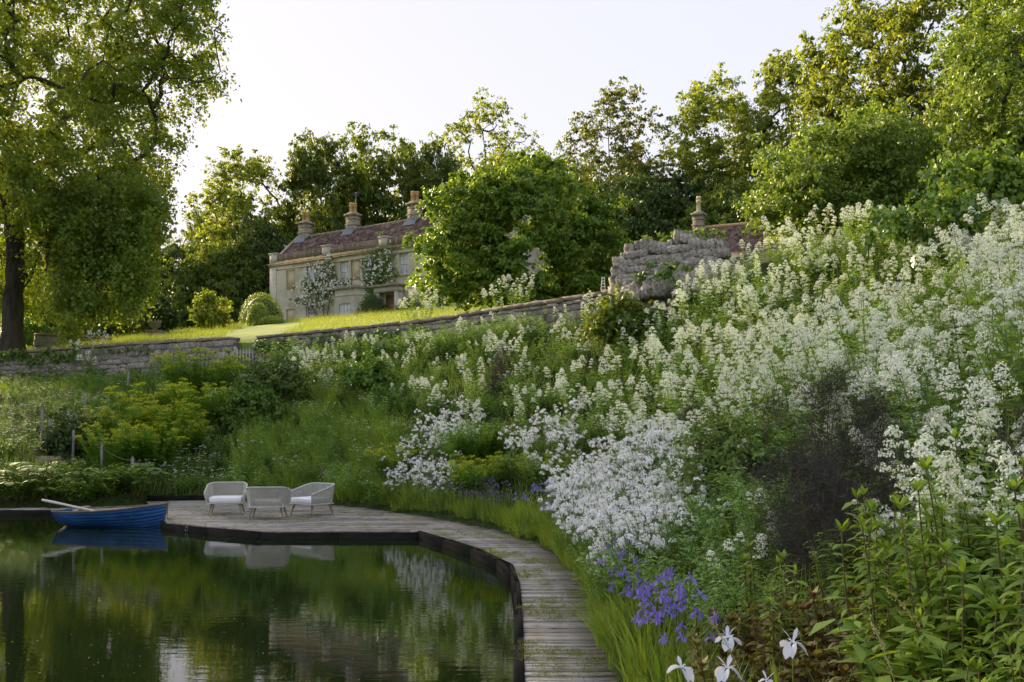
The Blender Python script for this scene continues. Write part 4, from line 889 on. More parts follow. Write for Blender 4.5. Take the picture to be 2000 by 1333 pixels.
def rounded_box(size, r_):
    import bmesh
    bm = bmesh.new(); bmesh.ops.create_cube(bm, size=1); bmesh.ops.scale(bm, vec=size, verts=bm.verts); bmesh.ops.bevel(bm, geom=bm.edges[:] , offset=r_, segments=3, profile=.6, affect='EDGES')
    me = bpy.data.meshes.new('cushion'); bm.to_mesh(me); bm.free(); me.materials.append(M['cushion']); me.polygons.foreach_set('use_smooth', [True] * len(me.polygons)); return me
chair('rope armchair facing the water, nearest the boat', (-6.55, 22.85, .005), math.radians(10))
chair('rope armchair with its back turned to the water', (-5.33, 21.75, .005), math.radians(186))
chair('rope armchair facing left towards the other two chairs', (-4.52, 22.5, .005), math.radians(-38))

def boat():
    L = 2.22; root = thing('rowing_boat', 'small blue clinker rowing boat moored at the terrace edge', 'boat', (-8.58, 21.45, -.16), math.radians(-3))
    ns = 25; s = np.linspace(0, 1, ns)
    beam = np.interp(s, [0, .2, .45, .7, .88, 1], [.42, .53, .56, .43, .20, .012]); sheer = .345 + .02 * (1 - s) ** 2 + .165 * s ** 2.0; keel = np.interp(s, [0, .2, .8, .95, 1], [.05, -.04, -.04, .02, .1])
    def sec(i, v, out=0.0):   # v 0 keel .. 1 sheer
        y_ = beam[i] * math.sin(min(v, 1) * math.pi / 2) ** .62 ; y_ = y_ * (.80 + .20 * v); z_ = keel[i] + (sheer[i] - keel[i]) * v ** 1.25; return np.array([(s[i] - .5) * L + .06 * v * (s[i] ** 6) - .04 * v * (1 - s[i]) ** 6, y_ + out, z_])
    K = 7
    for sd in (1, -1):
        for k in range(K):
            v0, v1 = k / K, (k + 1) / K + .012; b = MB(); V = []
            for i in range(ns):
                a = sec(i, v0 if k else .0, .016); m_ = sec(i, (v0 + v1) / 2, .008); c_ = sec(i, min(v1, 1), .0); ina = sec(i, v0, -.004)
                V.append([a * [1, sd, 1], m_ * [1, sd, 1], c_ * [1, sd, 1], ina * [1, sd, 1]])
            V = np.array(V); vv = V.reshape(-1, 3); f = []
            for i in range(ns - 1):
                for j in (0, 1): f.append([i * 4 + j, (i + 1) * 4 + j, (i + 1) * 4 + j + 1, i * 4 + j + 1])
                f.append([i * 4 + 3, (i + 1) * 4 + 3, (i + 1) * 4, i * 4])
            b.add(vv, f); obj('strake', b.mesh('strake', M['blue'], False), root)
    b = MB(); V = np.array([[sec(i, v, -.022) for v in np.linspace(0, .99, 7)] for i in range(ns)]); V[:, :, 1] = np.maximum(V[:, :, 1], 0)
    for sd in (1, -1):
        vv = (V * [1, sd, 1]).reshape(-1, 3); b.add(vv, [[i * 7 + j, (i + 1) * 7 + j, (i + 1) * 7 + j + 1, i * 7 + j + 1] for i in range(ns - 1) for j in range(6)])
    obj('inner_hull', b.mesh('inner_hull', M['boat_in']), root)
    b = MB(); tv = [sec(0, v, .008) * [1, sd, 1] for sd, vs_ in ((1, np.linspace(0, 1, 7)), (-1, np.linspace(1, 0, 7))) for v in vs_]; n_ = len(tv); tv = np.array(tv); b.add(np.vstack([tv, tv + [.03, 0, 0]]), [list(range(n_)), list(range(n_, 2 * n_))[::-1]]); obj('transom', b.mesh('transom', M['blue']), root)
    for sd in (1, -1):
        b = MB(); b.tube([sec(i, 1, .012) * [1, sd, 1] + [0, 0, .008] for i in range(ns)], .02, 6); obj('gunwale', b.mesh('gunwale', M['boat_rail'], True), root)
    for sx, wd in ((-.88, .26), (-.2, .2), (.45, .2)):
        b = MB(); hb = float(np.interp(sx / L + .5, s, beam)) * .80; b.box((sx, 0, .26), (wd, hb * 2, .025)); obj('thwart', b.mesh('thwart', M['boat_in']), root)
    b = MB(); b.tube([(L / 2 - .17, 0, -.03), (L / 2 - .02, 0, .12), (L / 2 + .05, 0, .36), (L / 2 + .065, 0, .55)], [.018, .02, .022, .024], 6); obj('stem_post', b.mesh('stem_post', M['boat_rail']), root)
    b = MB(); b.add([(.72, -.24, .42), (1.08, -.03, .48), (1.08, .03, .48), (.72, .24, .42)], [[0, 1, 2, 3]]); obj('foredeck', b.mesh('foredeck', M['boat_in']), root)
    b = MB(); b.lathe([(.14, 0), (.17, .04), (.14, .08), (.09, .08), (.08, .03)], (-.62, .0, .33), 14); b.lathe([(.10, 0), (.12, .03), (.09, .06)], (-.62, .02, .39), 14); obj('rope_coil', b.mesh('rope_coil', M['boat_rail'], True), root)
    b = MB(); b.tube([(L / 2 + .07, 0, .5), (L / 2 + .085, -.03, .3), (L / 2 + .09, -.03, .12), (L / 2 + .2, -.05, .10)], .008, 5); obj('painter', b.mesh('painter', M['boat_rail']), root)
    oar = thing('oar', 'pale wooden oar lying across the stern of the blue boat', 'oar', (-8.58, 21.45, -.16), math.radians(-3))
    b = MB(); b.tube([(-.32, -.26, .38), (-.9, -.34, .51)], [.02, .024], 8); obj('shaft', b.mesh('shaft', M['oar']), oar)
    b = MB(); d0 = np.array([-.9, -.34, .51]); dd = unit(np.array([-.58, -.08, .13])); b.ribbons([d0 - dd * .02], [dd], [np.array([.1, -.2, 1.])], .5, .1, [(0, 0, 0)], 6, lambda t: .4 + .6 * min(1, t * 2.2)); q_ = MB(); q_.tube([d0 - dd * .02, d0 + dd * .25, d0 + dd * .49], [.024, .03, .026], 8); obj('blade', q_.mesh('blade', M['oar'], True), oar)
boat()
rg = MB(); a = np.linspace(0, 2 * math.pi, 17); rg.tube(np.stack([.045 * np.cos(a), np.zeros(17), .045 * np.sin(a)], 1), .009, 6); o = obj('mooring_ring', rg.mesh('mooring_ring', M['metal']), None, (-6.62, 20.24, -.07), math.radians(-37)); tag(o, 'iron mooring ring on the terrace edge board beside the boat bow', 'ring')

# posts with wire down the steps on the left bank
posts = [((83, 800, 872), 'leftmost grey post on the left bank'), ((96, 822, 884), 'grey post just right of the leftmost post'), ((133, 802, 838), 'short grey post third from the left on the left bank'), ((143, 842, 897), 'grey post beside the stone steps, with a wire'),
         ((167, 768, 828), 'tall grey post above the stone steps'), ((198, 868, 918), 'grey post midway along the sloping wire'), ((258, 895, 950), 'grey post at the lower end of the sloping wire'), ((250, 727, 762), 'grey post in front of the left garden wall'), ((318, 700, 748), 'grey post left of the yellow spurge beside the wall')]
ptop = []
for (px_, t0, b0), lab in posts:
    X, Y = ray_ground(px_, b0 + 6, .05, 22, 60); z = h1(X, Y); Zt = CAM_Z + (HY - t0) / F_PX * Y
    b = MB(); b.box((0, 0, (Zt - z) / 2 - .1), (.062, .062, Zt - z + .2)); b.box((0, 0, Zt - z + .02), (.062, .062, .04), 0, 0, .4)
    po_ = thing('fence_post', lab, 'post', (X, Y, z), rr.uniform(-.3, .3), 'grey posts on the left bank'); obj('shaft', b.mesh('shaft', M['post']), po_); po_.rotation_euler[0] = rr.uniform(-.03, .03); po_.rotation_euler[1] = rr.uniform(-.03, .03); ptop.append(np.array([X, Y, Zt - .08]))
for i, j in ((3, 5), (5, 6), (0, 3), (2, 4)):
    b = MB(); t = np.linspace(0, 1, 9)[:, None]; pts = ptop[i] * (1 - t) + ptop[j] * t; pts[:, 2] -= .08 * np.sin(math.pi * t[:, 0]); b.tube(pts, .012, 5)
    o = obj('wire', b.mesh('wire', M['wire'])); tag(o, {3: 'rusty wire between the upper and middle steps posts', 5: 'rusty wire between the middle and lowest steps posts', 0: 'rusty wire from the leftmost post down to the steps post', 2: 'rusty wire up to the tall post above the steps'}[i], 'wire')
st = thing('stone_steps', 'worn stone steps between the posts on the left bank', 'steps', (*ray_ground(105, 892, 0, 20, 60), 0))
for i, (px_, py_) in enumerate(((102, 880), (110, 896))):
    X, Y = ray_ground(px_, py_, .1, 20, 60); b = MB(); b.box((0, 0, 0), (1.0, .6, .24), 0, 0, .97); obj('step', b.mesh('step', M['coping']), st, (X - st.location[0], Y - st.location[1], h1(X, Y) + .05), .1)

# lattice obelisk by the wall
ob = MB(); 
for (x_, y_) in ((-.16, -.16), (.16, -.16), (.16, .16), (-.16, .16)): ob.tube([(x_, y_, 0), (x_ * .35, y_ * .35, 1.0)], .012, 5)
for z_ in np.linspace(.1, .95, 8):
    k = .16 * (1 - .65 * z_); ob.tube([(-k, -k, z_), (k, -k, z_), (k, k, z_), (-k, k, z_), (-k, -k, z_)], .008, 4, cap=False)
q = P(1178, 560, 30.5); o = obj('garden_obelisk', ob.mesh('garden_obelisk', M['paint']), None, (q[0], q[1], h1(q[0], q[1])), 0, (.55, .55, .72)); tag(o, 'small pale lattice obelisk behind the wall beside the ruin', 'obelisk')
# ------------------------------------------------------------------ plants: prototypes (mesh data shared by all copies)
UPV = np.array([0, 0, 1.])
def stem_path(g, base, hgt, lean, k=7):
    """upright stem that leans outward and straightens"""
    th = g.uniform(0, 2 * math.pi); d = np.array([math.cos(th), math.sin(th), 0]); t = np.linspace(0, 1, k)[:, None]
    b = np.array([*base, 0.]); out = unit(b + 1e-6 + d * .05); out[2] = 0
    return b + UPV * hgt * t + out * lean * hgt * (t ** .8) + d * .03 * hgt * np.sin(t * 3.0)
def along(p, t):
    k = np.linspace(0, 1, len(p)); return np.array([np.interp(t, k, p[:, i]) for i in range(3)])
def leaf_pairs(mb, g, p, ts, L, W, up=.45, nseg=2, prof=LANCE, whorl=2, sag=.35, shrink=.35):
    P0, D0, S0, LL = [], [], [], []
    for i, t in enumerate(ts):
        c = along(p, t); a0 = g.uniform(0, 2 * math.pi) if whorl != 2 else i * 1.57 + g.normal(0, .3)
        for w_ in range(whorl):
            a = a0 + w_ * 2 * math.pi / whorl; d = np.array([math.cos(a), math.sin(a), up * g.uniform(.5, 1.5)]); P0.append(c); D0.append(d); S0.append((-math.sin(a), math.cos(a), g.normal(0, .25))); LL.append(L * g.uniform(.75, 1.2) * (1 - shrink * t))
    LL = np.array(LL); n = len(LL)
    mb.ribbons(P0, D0, S0, LL, LL * W, np.stack([np.zeros(n), np.zeros(n), -sag * LL * g.uniform(.4, 1.5, n)], 1), nseg, prof)
def florets(mb, g, c, r_, n, size, zsq=.8, full=False):
    d = rdir(g, n); 
    if not full: d[:, 2] = np.abs(d[:, 2]) * 1.0 - .15
    p = c + d * r_ * [1, 1, zsq] * g.uniform(.75, 1.05, (n, 1)); nr = unit(d + g.normal(0, .35, (n, 3))); mb.leaves(p, unit(np.cross(nr, g.normal(size=(n, 3)))), nr, size * g.uniform(.8, 1.25, n), size, .05)
def spread(g, n, r_):
    a = g.uniform(0, 2 * math.pi, n); q = r_ * np.sqrt(g.random(n)); return np.stack([q * np.cos(a), q * np.sin(a)], 1)

def valerian(seed, n=8, hgt=.95, r_=.20, fl=1.0):
    g = np.random.default_rng(seed); S, Lf, B = MB(), MB(), MB()
    for b in spread(g, n, r_):
        h_ = hgt * g.uniform(.6, 1.1); p = stem_path(g, b, h_, g.uniform(.1, .5)); S.tube(p, np.linspace(.006, .003, len(p)), 3, cap=False)
        leaf_pairs(Lf, g, p, np.arange(.08, .86, .055), .125, .36, .5)
        ax = unit(p[-1] - p[-3]); tip = p[-1]; k0 = g.uniform(.75, 1.35)
        florets(B, g, tip + ax * .012, .050 * k0, int(62 * fl), .0175, 1.2)
        nt_ = g.integers(1, 5); back = .065
        for k in range(nt_):
            c = tip - ax * back; a0 = g.uniform(0, 3.14); rr_ = (.036 + .010 * min(1, (k + 1) / 2.)) * g.uniform(.75, 1.2) * k0
            for a in (a0, a0 + math.pi):
                o_ = c + np.array([math.cos(a), math.sin(a), .55]) * (.044 + .022 * k) * g.uniform(.8, 1.2); S.tube([c, o_], [.003, .002], 3, cap=False); florets(B, g, o_, rr_, int(34 * fl), .0165, .95)
            back += .068 + .02 * k
    return [('stem', S.mesh('stem', M['val_stem'])), ('foliage', Lf.mesh('foliage', M['val_leaf'])), ('blossom', B.mesh('blossom', M['cream']))]
def rocket(seed, n=9, hgt=.9, r_=.16, dens=1.0):
    g = np.random.default_rng(seed); S, Lf, B = MB(), MB(), MB()
    for b in spread(g, n, r_):
        h_ = hgt * g.uniform(.55, 1.05); p = stem_path(g, b, h_, g.uniform(.1, .5)); S.tube(p, np.linspace(.006, .003, len(p)), 3, cap=False); leaf_pairs(Lf, g, p, np.arange(.05, .7, .08), .12, .28, .3, whorl=1)
        heads = [p[-1]]
        for t in g.uniform(.5, .92, int(g.integers(2, 5))):
            c = along(p, t); a = g.uniform(0, 6.28); o_ = c + np.array([math.cos(a) * .7, math.sin(a) * .7, .9]) * g.uniform(.08, .2); S.tube([c, o_], [.003, .002], 3, cap=False); heads.append(o_)
        for c in heads: florets(B, g, c, g.uniform(.028, .052), int(34 * dens), .0185, 1.0, g.random() < .6)
    return [('stem', S.mesh('stem', M['val_stem'])), ('foliage', Lf.mesh('foliage', M['rocket_leaf'])), ('blossom', B.mesh('blossom', M['white']))]
def iris(seed, nl=40, nf=8, hgt=.72, size=.050, mt='violet', r_=.17):
    g = np.random.default_rng(seed); S, Lf, B = MB(), MB(), MB(); b = spread(g, nl, r_); a = g.uniform(0, 6.28, nl); out = np.stack([b[:, 0] * 1.5 + .25 * np.cos(a), b[:, 1] * 1.5 + .25 * np.sin(a), np.zeros(nl)], 1)
    L = hgt * g.uniform(.55, 1.05, nl); bend = out * (L * g.uniform(.3, 1.3, nl))[:, None] + np.stack([0 * L, 0 * L, -L * g.uniform(.02, .3, nl)], 1)
    Lf.ribbons(np.column_stack([b, np.zeros(nl)]), out * .35 + UPV, np.stack([-np.sin(a), np.cos(a), 0 * a], 1), L, g.uniform(.012, .019, nl), bend, 5, STRAP)
    for b in spread(g, nf, r_ * .8):
        h_ = hgt * g.uniform(.85, 1.15); p = stem_path(g, b, h_, g.uniform(0, .25)); S.tube(p, np.linspace(.0045, .003, len(p)), 4, cap=False); iris_flower(B, g, p[-1], size)
    out_ = [('foliage', Lf.mesh('foliage', M['iris_leaf']))]
    if nf: out_ += [('stem', S.mesh('stem', M['iris_leaf'])), ('blossom', B.mesh('blossom', M[mt]))]
    return out_
def iris_flower(B, g, c, s, wf=.34):
    a0 = g.uniform(0, 6.28); FALL = lambda t: np.interp(t, [0, .25, .5, .78, .93, 1], [.22, .34, .8, 1.0, .7, .12]); STD = lambda t: np.interp(t, [0, .3, .7, .9, 1], [.16, .5, 1.0, .7, .1])
    for k in range(3):
        a = a0 + k * 2.094 + g.normal(0, .12); u = np.array([math.cos(a), math.sin(a), 0]); sd = np.array([-math.sin(a), math.cos(a), g.normal(0, .12)]); L = s * g.uniform(.85, 1.1); dr = s * g.uniform(.75, 1.15)
        for q in (-1, 1):                       # two halves, so that the fall is keeled
            B.ribbons([c + sd * s * .13 * q * 1.0], [u + UPV * .42 + sd * q * .10], [sd + UPV * .55 * q], L, s * wf, [UPV * -dr], 7, FALL)
        B.ribbons([c], [u + UPV * .75], [sd], s * .5, s * .16, [UPV * -s * .12 + u * s * .1], 4, STD)
        a += 1.047; u = np.array([math.cos(a), math.sin(a), 0]); sd = np.array([-math.sin(a), math.cos(a), g.normal(0, .3)]); B.ribbons([c], [u * .45 + UPV], [sd], s * g.uniform(.75, .95), s * .30, [u * s * g.uniform(.1, .4)], 5, STD)
def phlox(seed, n=5, hgt=.95, L=.11, mt='phlox_leaf', W=.28, step=.055, r_=.13, whorl=3, st='brown_stem', lean=.16):
    g = np.random.default_rng(seed); S, Lf = MB(), MB()
    for b in spread(g, n, r_):
        h_ = hgt * g.uniform(.6, 1.1); p = stem_path(g, b, h_, g.uniform(.0, lean)); S.tube(p, np.linspace(.0065, .0035, len(p)), 5, cap=False)
        leaf_pairs(Lf, g, p, np.arange(.15, .97, step), L, W, .35, 4, LANCE, whorl, .5, .15)
        leaf_pairs(Lf, g, p, [.985, 1.0], L * .7, W, 1.2, 4, LANCE, 4, .15, 0)
    return [('stem', S.mesh('stem', M[st])), ('foliage', Lf.mesh('foliage', M[mt]))]
def perennial(seed, mt, r_=.38, hgt=.5, n=850, size=.075, W=.45):
    """mounded leafy clump, uneven outline"""
    g = np.random.default_rng(seed); S, Lf = MB(), MB(); ns = 26
    for b in spread(g, ns, r_ * .5):
        p = stem_path(g, b, hgt * g.uniform(.5, 1.15), g.uniform(.2, .7)); S.tube(p, np.linspace(.004, .002, len(p)), 3, cap=False); k = n // ns
        t = g.uniform(.12, 1, k) ** .8; c = np.array([along(p, q) for q in t]); a = g.uniform(0, 6.28, k); d = np.stack([np.cos(a), np.sin(a), g.uniform(-.1, .7, k)], 1); LL = size * g.uniform(.6, 1.35, k)
        Lf.ribbons(c, d, np.stack([-np.sin(a), np.cos(a), g.normal(0, .3, k)], 1), LL, LL * W, np.stack([0 * LL, 0 * LL, -LL * .35], 1), 2, OVATE)
    return [('stem', S.mesh('stem', M['val_stem'])), ('foliage', Lf.mesh('foliage', M[mt]))]
def umbel(seed, n=12, hgt=.6, mt='white', leafy=True):
    g = np.random.default_rng(seed); S, Lf, B = MB(), MB(), MB()
    for b in spread(g, n, .28):
        h_ = hgt * g.uniform(.6, 1.1); p = stem_path(g, b, h_, g.uniform(.0, .3)); S.tube(p, np.linspace(.004, .002, len(p)), 3, cap=False); leaf_pairs(Lf, g, p, np.arange(.1, .8, .12), .10, .4, .4, whorl=2)
        k = 16; q = spread(g, k, .042); B.leaves(np.column_stack([p[-1][:2] + q, np.full(k, p[-1][2]) - 6 * (q ** 2).sum(1)]), rdir(g, k, .1), np.array([0, 0, 1.]) + g.normal(0, .25, (k, 3)), .02, .02, .02)
    return [('stem', S.mesh('stem', M['val_stem'])), ('foliage', Lf.mesh('foliage', M['peren'])), ('blossom', B.mesh('blossom', M[mt]))]
def spurge(seed, r_=.5, hgt=.95, n=95, tops=.95):
    g = np.random.default_rng(seed); S, Lf, B = MB(), MB(), MB()
    for b in spread(g, n, r_ * .55):
        p = stem_path(g, b, hgt * g.uniform(.62, 1.1) * (1 - .9 * (np.hypot(*b) / r_) ** 2), g.uniform(.1, .35) + .8 * np.hypot(*b) / r_); S.tube(p, np.linspace(.006, .004, len(p)), 3, cap=False)
        leaf_pairs(Lf, g, p, np.arange(.12, .98, .034), .10, .24, .5, 2, LANCE, 3, .3, .1)
        if g.random() < tops:
            k = 34; c = p[-1]; q = spread(g, k, .075); B.leaves(np.column_stack([c[:2] + q, c[2] + .03 - 5 * (q ** 2).sum(1) + g.normal(0, .012, k)]), rdir(g, k, .2), np.array([0, 0, 1.]) + g.normal(0, .45, (k, 3)), .036, .030, .06)
    out_ = [('stem', S.mesh('stem', M['euph_leaf'])), ('foliage', Lf.mesh('foliage', M['euph_leaf']))]
    if tops > .5: out_.append(('bract', B.mesh('bract', M['euph_top'])))
    return out_
def fennel(seed, hgt=1.3, r_=.34, n=9, th=13000):
    g = np.random.default_rng(seed); S, Lf = MB(), MB(); P0, D0, LL = [], [], []
    for b in spread(g, n, r_ * .5):
        p = stem_path(g, b, hgt * g.uniform(.6, 1.05), g.uniform(.05, .3)); S.tube(p, np.linspace(.005, .002, len(p)), 4, cap=False); k = th // n
        nb = 26; bt_ = g.uniform(.15, 1, nb); bc_ = np.array([along(p, t) for t in bt_]); bd = unit(rdir(g, nb, .4) + [0, 0, .5]); bl = r_ * g.uniform(.5, 1.0, nb) * (1.1 - .5 * bt_)
        i = g.integers(nb, size=k); f = g.random(k) ** .7; P0.append(bc_[i] + bd[i] * (bl[i] * f)[:, None] + g.normal(0, .045, (k, 3))); D0.append(unit(bd[i] + rdir(g, k) * .8)); LL.append(g.uniform(.05, .12, k))
    P0, D0, LL = map(np.concatenate, (P0, D0, LL)); k = len(LL); Lf.ribbons(P0, D0, rdir(g, k), LL, .0032, rdir(g, k) * .02, 1, lambda t: 1 - .6 * t)
    return [('stem', S.mesh('stem', M['brown_stem'])), ('foliage', Lf.mesh('foliage', M['fennel']))]
def rodgersia(seed, n=7, hgt=.55):
    g = np.random.default_rng(seed); S, Lf = MB(), MB()
    for b in spread(g, n, .3):
        p = stem_path(g, b, hgt * g.uniform(.55, 1.1), g.uniform(.3, .8)); S.tube(p, np.linspace(.009, .006, len(p)), 4, cap=False); a = g.uniform(0, 6.28) + np.arange(6) * 1.047; k = 6
        Lf.ribbons(np.repeat(p[-1:], k, 0), np.stack([np.cos(a), np.sin(a), np.full(k, .12)], 1), np.stack([-np.sin(a), np.cos(a), 0 * a], 1), g.uniform(.20, .28, k), .125, np.stack([0 * a, 0 * a, np.full(k, -.08)], 1), 5, lambda t: .12 + 1.0 * math.sin(math.pi * min(1, t ** 1.5 * .82)) if t < .98 else .1)
    return [('stem', S.mesh('stem', M['brown_stem'])), ('foliage', Lf.mesh('foliage', M['rodger']))]
def allium(seed, n=14, hgt=.55):
    g = np.random.default_rng(seed); S, B, Lf = MB(), MB(), MB()
    for b in spread(g, n, .28):
        p = stem_path(g, b, hgt * g.uniform(.75, 1.1), g.uniform(0, .2)); S.tube(p, np.linspace(.004, .003, len(p)), 3, cap=False); florets(B, g, p[-1], .034, 30, .02, .7)
    k = 60; q = spread(g, k, .25); Lf.ribbons(np.column_stack([q, np.zeros(k)]), rdir(g, k) * .35 + UPV, rdir(g, k, .1), hgt * g.uniform(.5, .95, k), .01, rdir(g, k) * .1 * [1, 1, .2], 3, STRAP)
    return [('stem', S.mesh('stem', M['val_stem'])), ('foliage', Lf.mesh('foliage', M['iris_leaf'])), ('blossom', B.mesh('blossom', M['mauve']))]
def tussock(seed, n=150, hgt=.6, mt='grass', r_=.16, wd=.007):
    g = np.random.default_rng(seed); Lf = MB(); q = spread(g, n, r_); out = np.column_stack([q * 3 + g.normal(0, .25, (n, 2)), np.zeros(n)]); L = hgt * g.uniform(.45, 1.15, n)
    Lf.ribbons(np.column_stack([q, np.zeros(n)]), out * .3 + UPV, rdir(g, n, .1), L, wd * g.uniform(.7, 1.3, n), out * (L * g.uniform(.2, .9, n))[:, None] + np.stack([0 * L, 0 * L, -L * g.uniform(0, .3, n)], 1), 4); return [('foliage', Lf.mesh('foliage', M[mt]))]

PR = {'val': [valerian(100 + i, 4 + i % 5 * 2, .78 + .07 * (i % 5), .14 + .03 * (i % 4)) for i in range(11)], 'rocket': [rocket(120 + i) for i in range(5)], 'iris': [iris(140 + i) for i in range(4)], 'irisleaf': [iris(150 + i, 60, 0) for i in range(2)],
      'phlox': [phlox(160 + i) for i in range(4)], 'dark': [perennial(170 + i, 'peren') for i in range(4)], 'pale': [perennial(180 + i, 'peren2', .36, .55, 800, .07, .3) for i in range(4)], 'umbel': [umbel(190 + i) for i in range(3)],
      'spurge': [spurge(200 + i) for i in range(3)], 'fennel': [fennel(210 + i) for i in range(2)], 'rodger': [rodgersia(220 + i) for i in range(3)], 'allium': [allium(230 + i) for i in range(2)], 'bronze': [phlox(240 + i, 9, .34, .075, 'bronze', .55, .13, .16, 2, 'brown_stem', .5) for i in range(3)],
      'lush': [perennial(250 + i, 'phlox_leaf', .3, .45, 420, .11, .42) for i in range(2)], 'tuss': [tussock(260 + i) for i in range(3)]}

# ------------------------------------------------------------------ plants: scattering over the bank
def bank_pts(g, n):
    X = g.uniform(-30, 16, n); Y = g.uniform(3.2, 56, n); k = ~inside(X, Y, POND_POLY) & ~inside(X, Y, MEADOW_POLY) & (pdist(X, Y, BANK) > .16) & (pdist(X, Y, WALL) > .34); return X[k], Y[k]
G = np.random.default_rng(500)
BXs, BYs = bank_pts(G, 260000); BZs = H(BXs, BYs)
def scatter(poly, spacing, top, seed, maxn=999, near=3.4, far=60):
    """bank points whose plant top shows inside the photo region, at least spacing apart"""
    g = np.random.default_rng(seed); px_, py_ = proj(BXs, BYs, BZs + top); k = np.nonzero(inside(px_, py_, np.array(poly, float)) & (BYs > near) & (BYs < far))[0]; g.shuffle(k); cell = {}; out = []
    for i in k:
        x, y_ = BXs[i], BYs[i]; cx, cy_ = int(x // spacing), int(y_ // spacing); ok = True
        for a in (-1, 0, 1):
            for b in (-1, 0, 1):
                for (u, v) in cell.get((cx + a, cy_ + b), ()):
                    if (u - x) ** 2 + (v - y_) ** 2 < spacing * spacing: ok = False; break
                if not ok: break
            if not ok: break
        if ok: cell.setdefault((cx, cy_), []).append((x, y_)); out.append((x, y_, BZs[i]))
        if len(out) >= maxn: break
    return out
def plant(kind, pts, name, label, cat, group, seed, s0=.8, s1=1.2, lean=.0, skip=None, zones=None):
    """zones: (test on the photo place, words added to the label and group)"""
    g = np.random.default_rng(seed); n = 0
    for (x, y_, z) in pts:
        if skip and skip(x, y_): continue
        lab, gr = label, group
        if zones:
            u, v = proj(x, y_, z + .5)
            for test, words in zones:
                if test(u, v): lab = label + ' ' + words; gr = group + ' ' + words; break
        s = g.uniform(s0, s1); t = place(PR[kind][g.integers(len(PR[kind]))], name, lab, cat, (x, y_, z - .03), g.uniform(0, 6.28), (s, s, s * g.uniform(.9, 1.15)), gr)
        if lean: t.rotation_euler[0] = g.normal(0, lean); t.rotation_euler[1] = g.normal(0, lean) - lean
        n += 1
    return n
ZV = [(lambda u, v: u < 1430 and v < 640, 'near the foot of the ruin'), (lambda u, v: v < 520 and u < 1800, 'on the crest under the hazel'), (lambda u, v: v < 520, 'on the crest before the ivy'), (lambda u, v: u > 1880, 'close to the right picture edge'),
      (lambda u, v: u > 1540 and v > 690, 'just above the large bronze fennel'), (lambda u, v: u < 1430, 'above the large rocket drift'), (lambda u, v: v < 610, 'in the upper middle of the drift'), (lambda u, v: True, 'in the lower middle of the drift')]
ZD = [(lambda u, v: u < 240, 'around the posts and steps'), (lambda u, v: u < 520, 'around the yellow spurges'), (lambda u, v: u < 800, 'above the chairs'), (lambda u, v: u < 1060 and v < 760, 'under the coped wall'), (lambda u, v: u < 1060, 'between chairs and path bend'), (lambda u, v: u < 1420 and v < 760, 'below the ruin'),
      (lambda u, v: u < 1480, 'around the large rocket drift'), (lambda u, v: v < 620, 'near the bank crest'), (lambda u, v: u > 1750, 'towards the right picture edge'), (lambda u, v: True, 'around the bronze fennel')]
ZR = [(lambda u, v: v < 900, 'at its upper edge'), (lambda u, v: u < 1110, 'at its left edge'), (lambda u, v: v > 1040, 'just above the irises'), (lambda u, v: u > 1300, 'at its right edge'), (lambda u, v: True, 'in its middle')]
FV = [(1255,640),(1330,570),(1420,500),(1500,450),(1600,400),(1680,365),(1770,370),(1800,480),(1880,400),(1990,350),(2080,330),(2080,800),(1900,850),(1750,780),(1650,760),(1560,770),(1480,810),(1380,770),(1290,740)]
V = {}
fen_spots = [(1610, 765, 1.15, 'large dark bronze fennel in front of the white valerian'), (1555, 905, .85, 'dark feathery fennel below the large bronze fennel'), (1655, 890, .85, 'dark feathery fennel right of the lower fennel')]
fen_xy = []
for px_, py_, s, lab in fen_spots:
    x, y_ = ray_ground(px_, py_, 1.2 * s, 3); fen_xy.append((x, y_, s, lab))
def no_fennel(x, y_): return any((x - a) ** 2 + (y_ - b) ** 2 < (.5 * s + .12) ** 2 or (abs(x / y_ - a / b) < .048 * s and b - 3.2 < y_ < b) for a, b, s, _ in fen_xy)
nv = 0
nv += plant('val', scatter(FV, .60, .75, 1, 300), 'valerian_clump', 'creamy white valerian', 'valerian', 'valerian', 11, .75, 1.3, .10, no_fennel, ZV)
nv += plant('val', scatter([(950,620),(1040,575),(1150,600),(1240,610),(1290,740),(1400,790),(1340,840),(1200,800),(1080,740),(1000,700),(930,660)], 1.0, .75, 2), 'valerian_clump', 'creamy white valerian on the bank below the coped wall and ruin', 'valerian', 'valerian below the coped wall', 12, .85, 1.2, .05)
nv += plant('val', scatter([(600,690),(700,650),(930,650),(1000,720),(1060,790),(900,800),(760,740),(640,740)], 1.25, .75, 3), 'valerian_clump', 'creamy white valerian scattered below the wall right of the gate', 'valerian', 'scattered valerian right of the gate', 13, .8, 1.1, .04)
nv += plant('val', scatter([(1640,800),(1710,780),(1900,850),(2050,800),(2050,900),(1860,950),(1740,900)], .42, .8, 4), 'valerian_clump', 'creamy white valerian standing between the bronze fennel and phlox', 'valerian', 'valerian beside the fennel', 14, .8, 1.05, .06, no_fennel)
nv += plant('val', scatter([(1180,800),(1400,800),(1480,830),(1420,900),(1240,830)], .8, .75, 5), 'valerian_clump', 'creamy white valerian just above the large white rocket drift', 'valerian', 'valerian above the rocket', 15, .8, 1.05, .05)
for px_, py_, lab in ((1440, 1030, 'lone valerian stem clump right of the iris flowers'), (1505, 945, 'lone valerian clump left of the lower fennel'), (1925, 830, 'valerian clump rising among the phlox at the right edge')):
    x, y_ = ray_ground(px_, py_, .7, 3); place(PR['val'][0], 'valerian_clump', lab, 'valerian', (x, y_, h1(x, y_)), 1.0 + px_, .8)
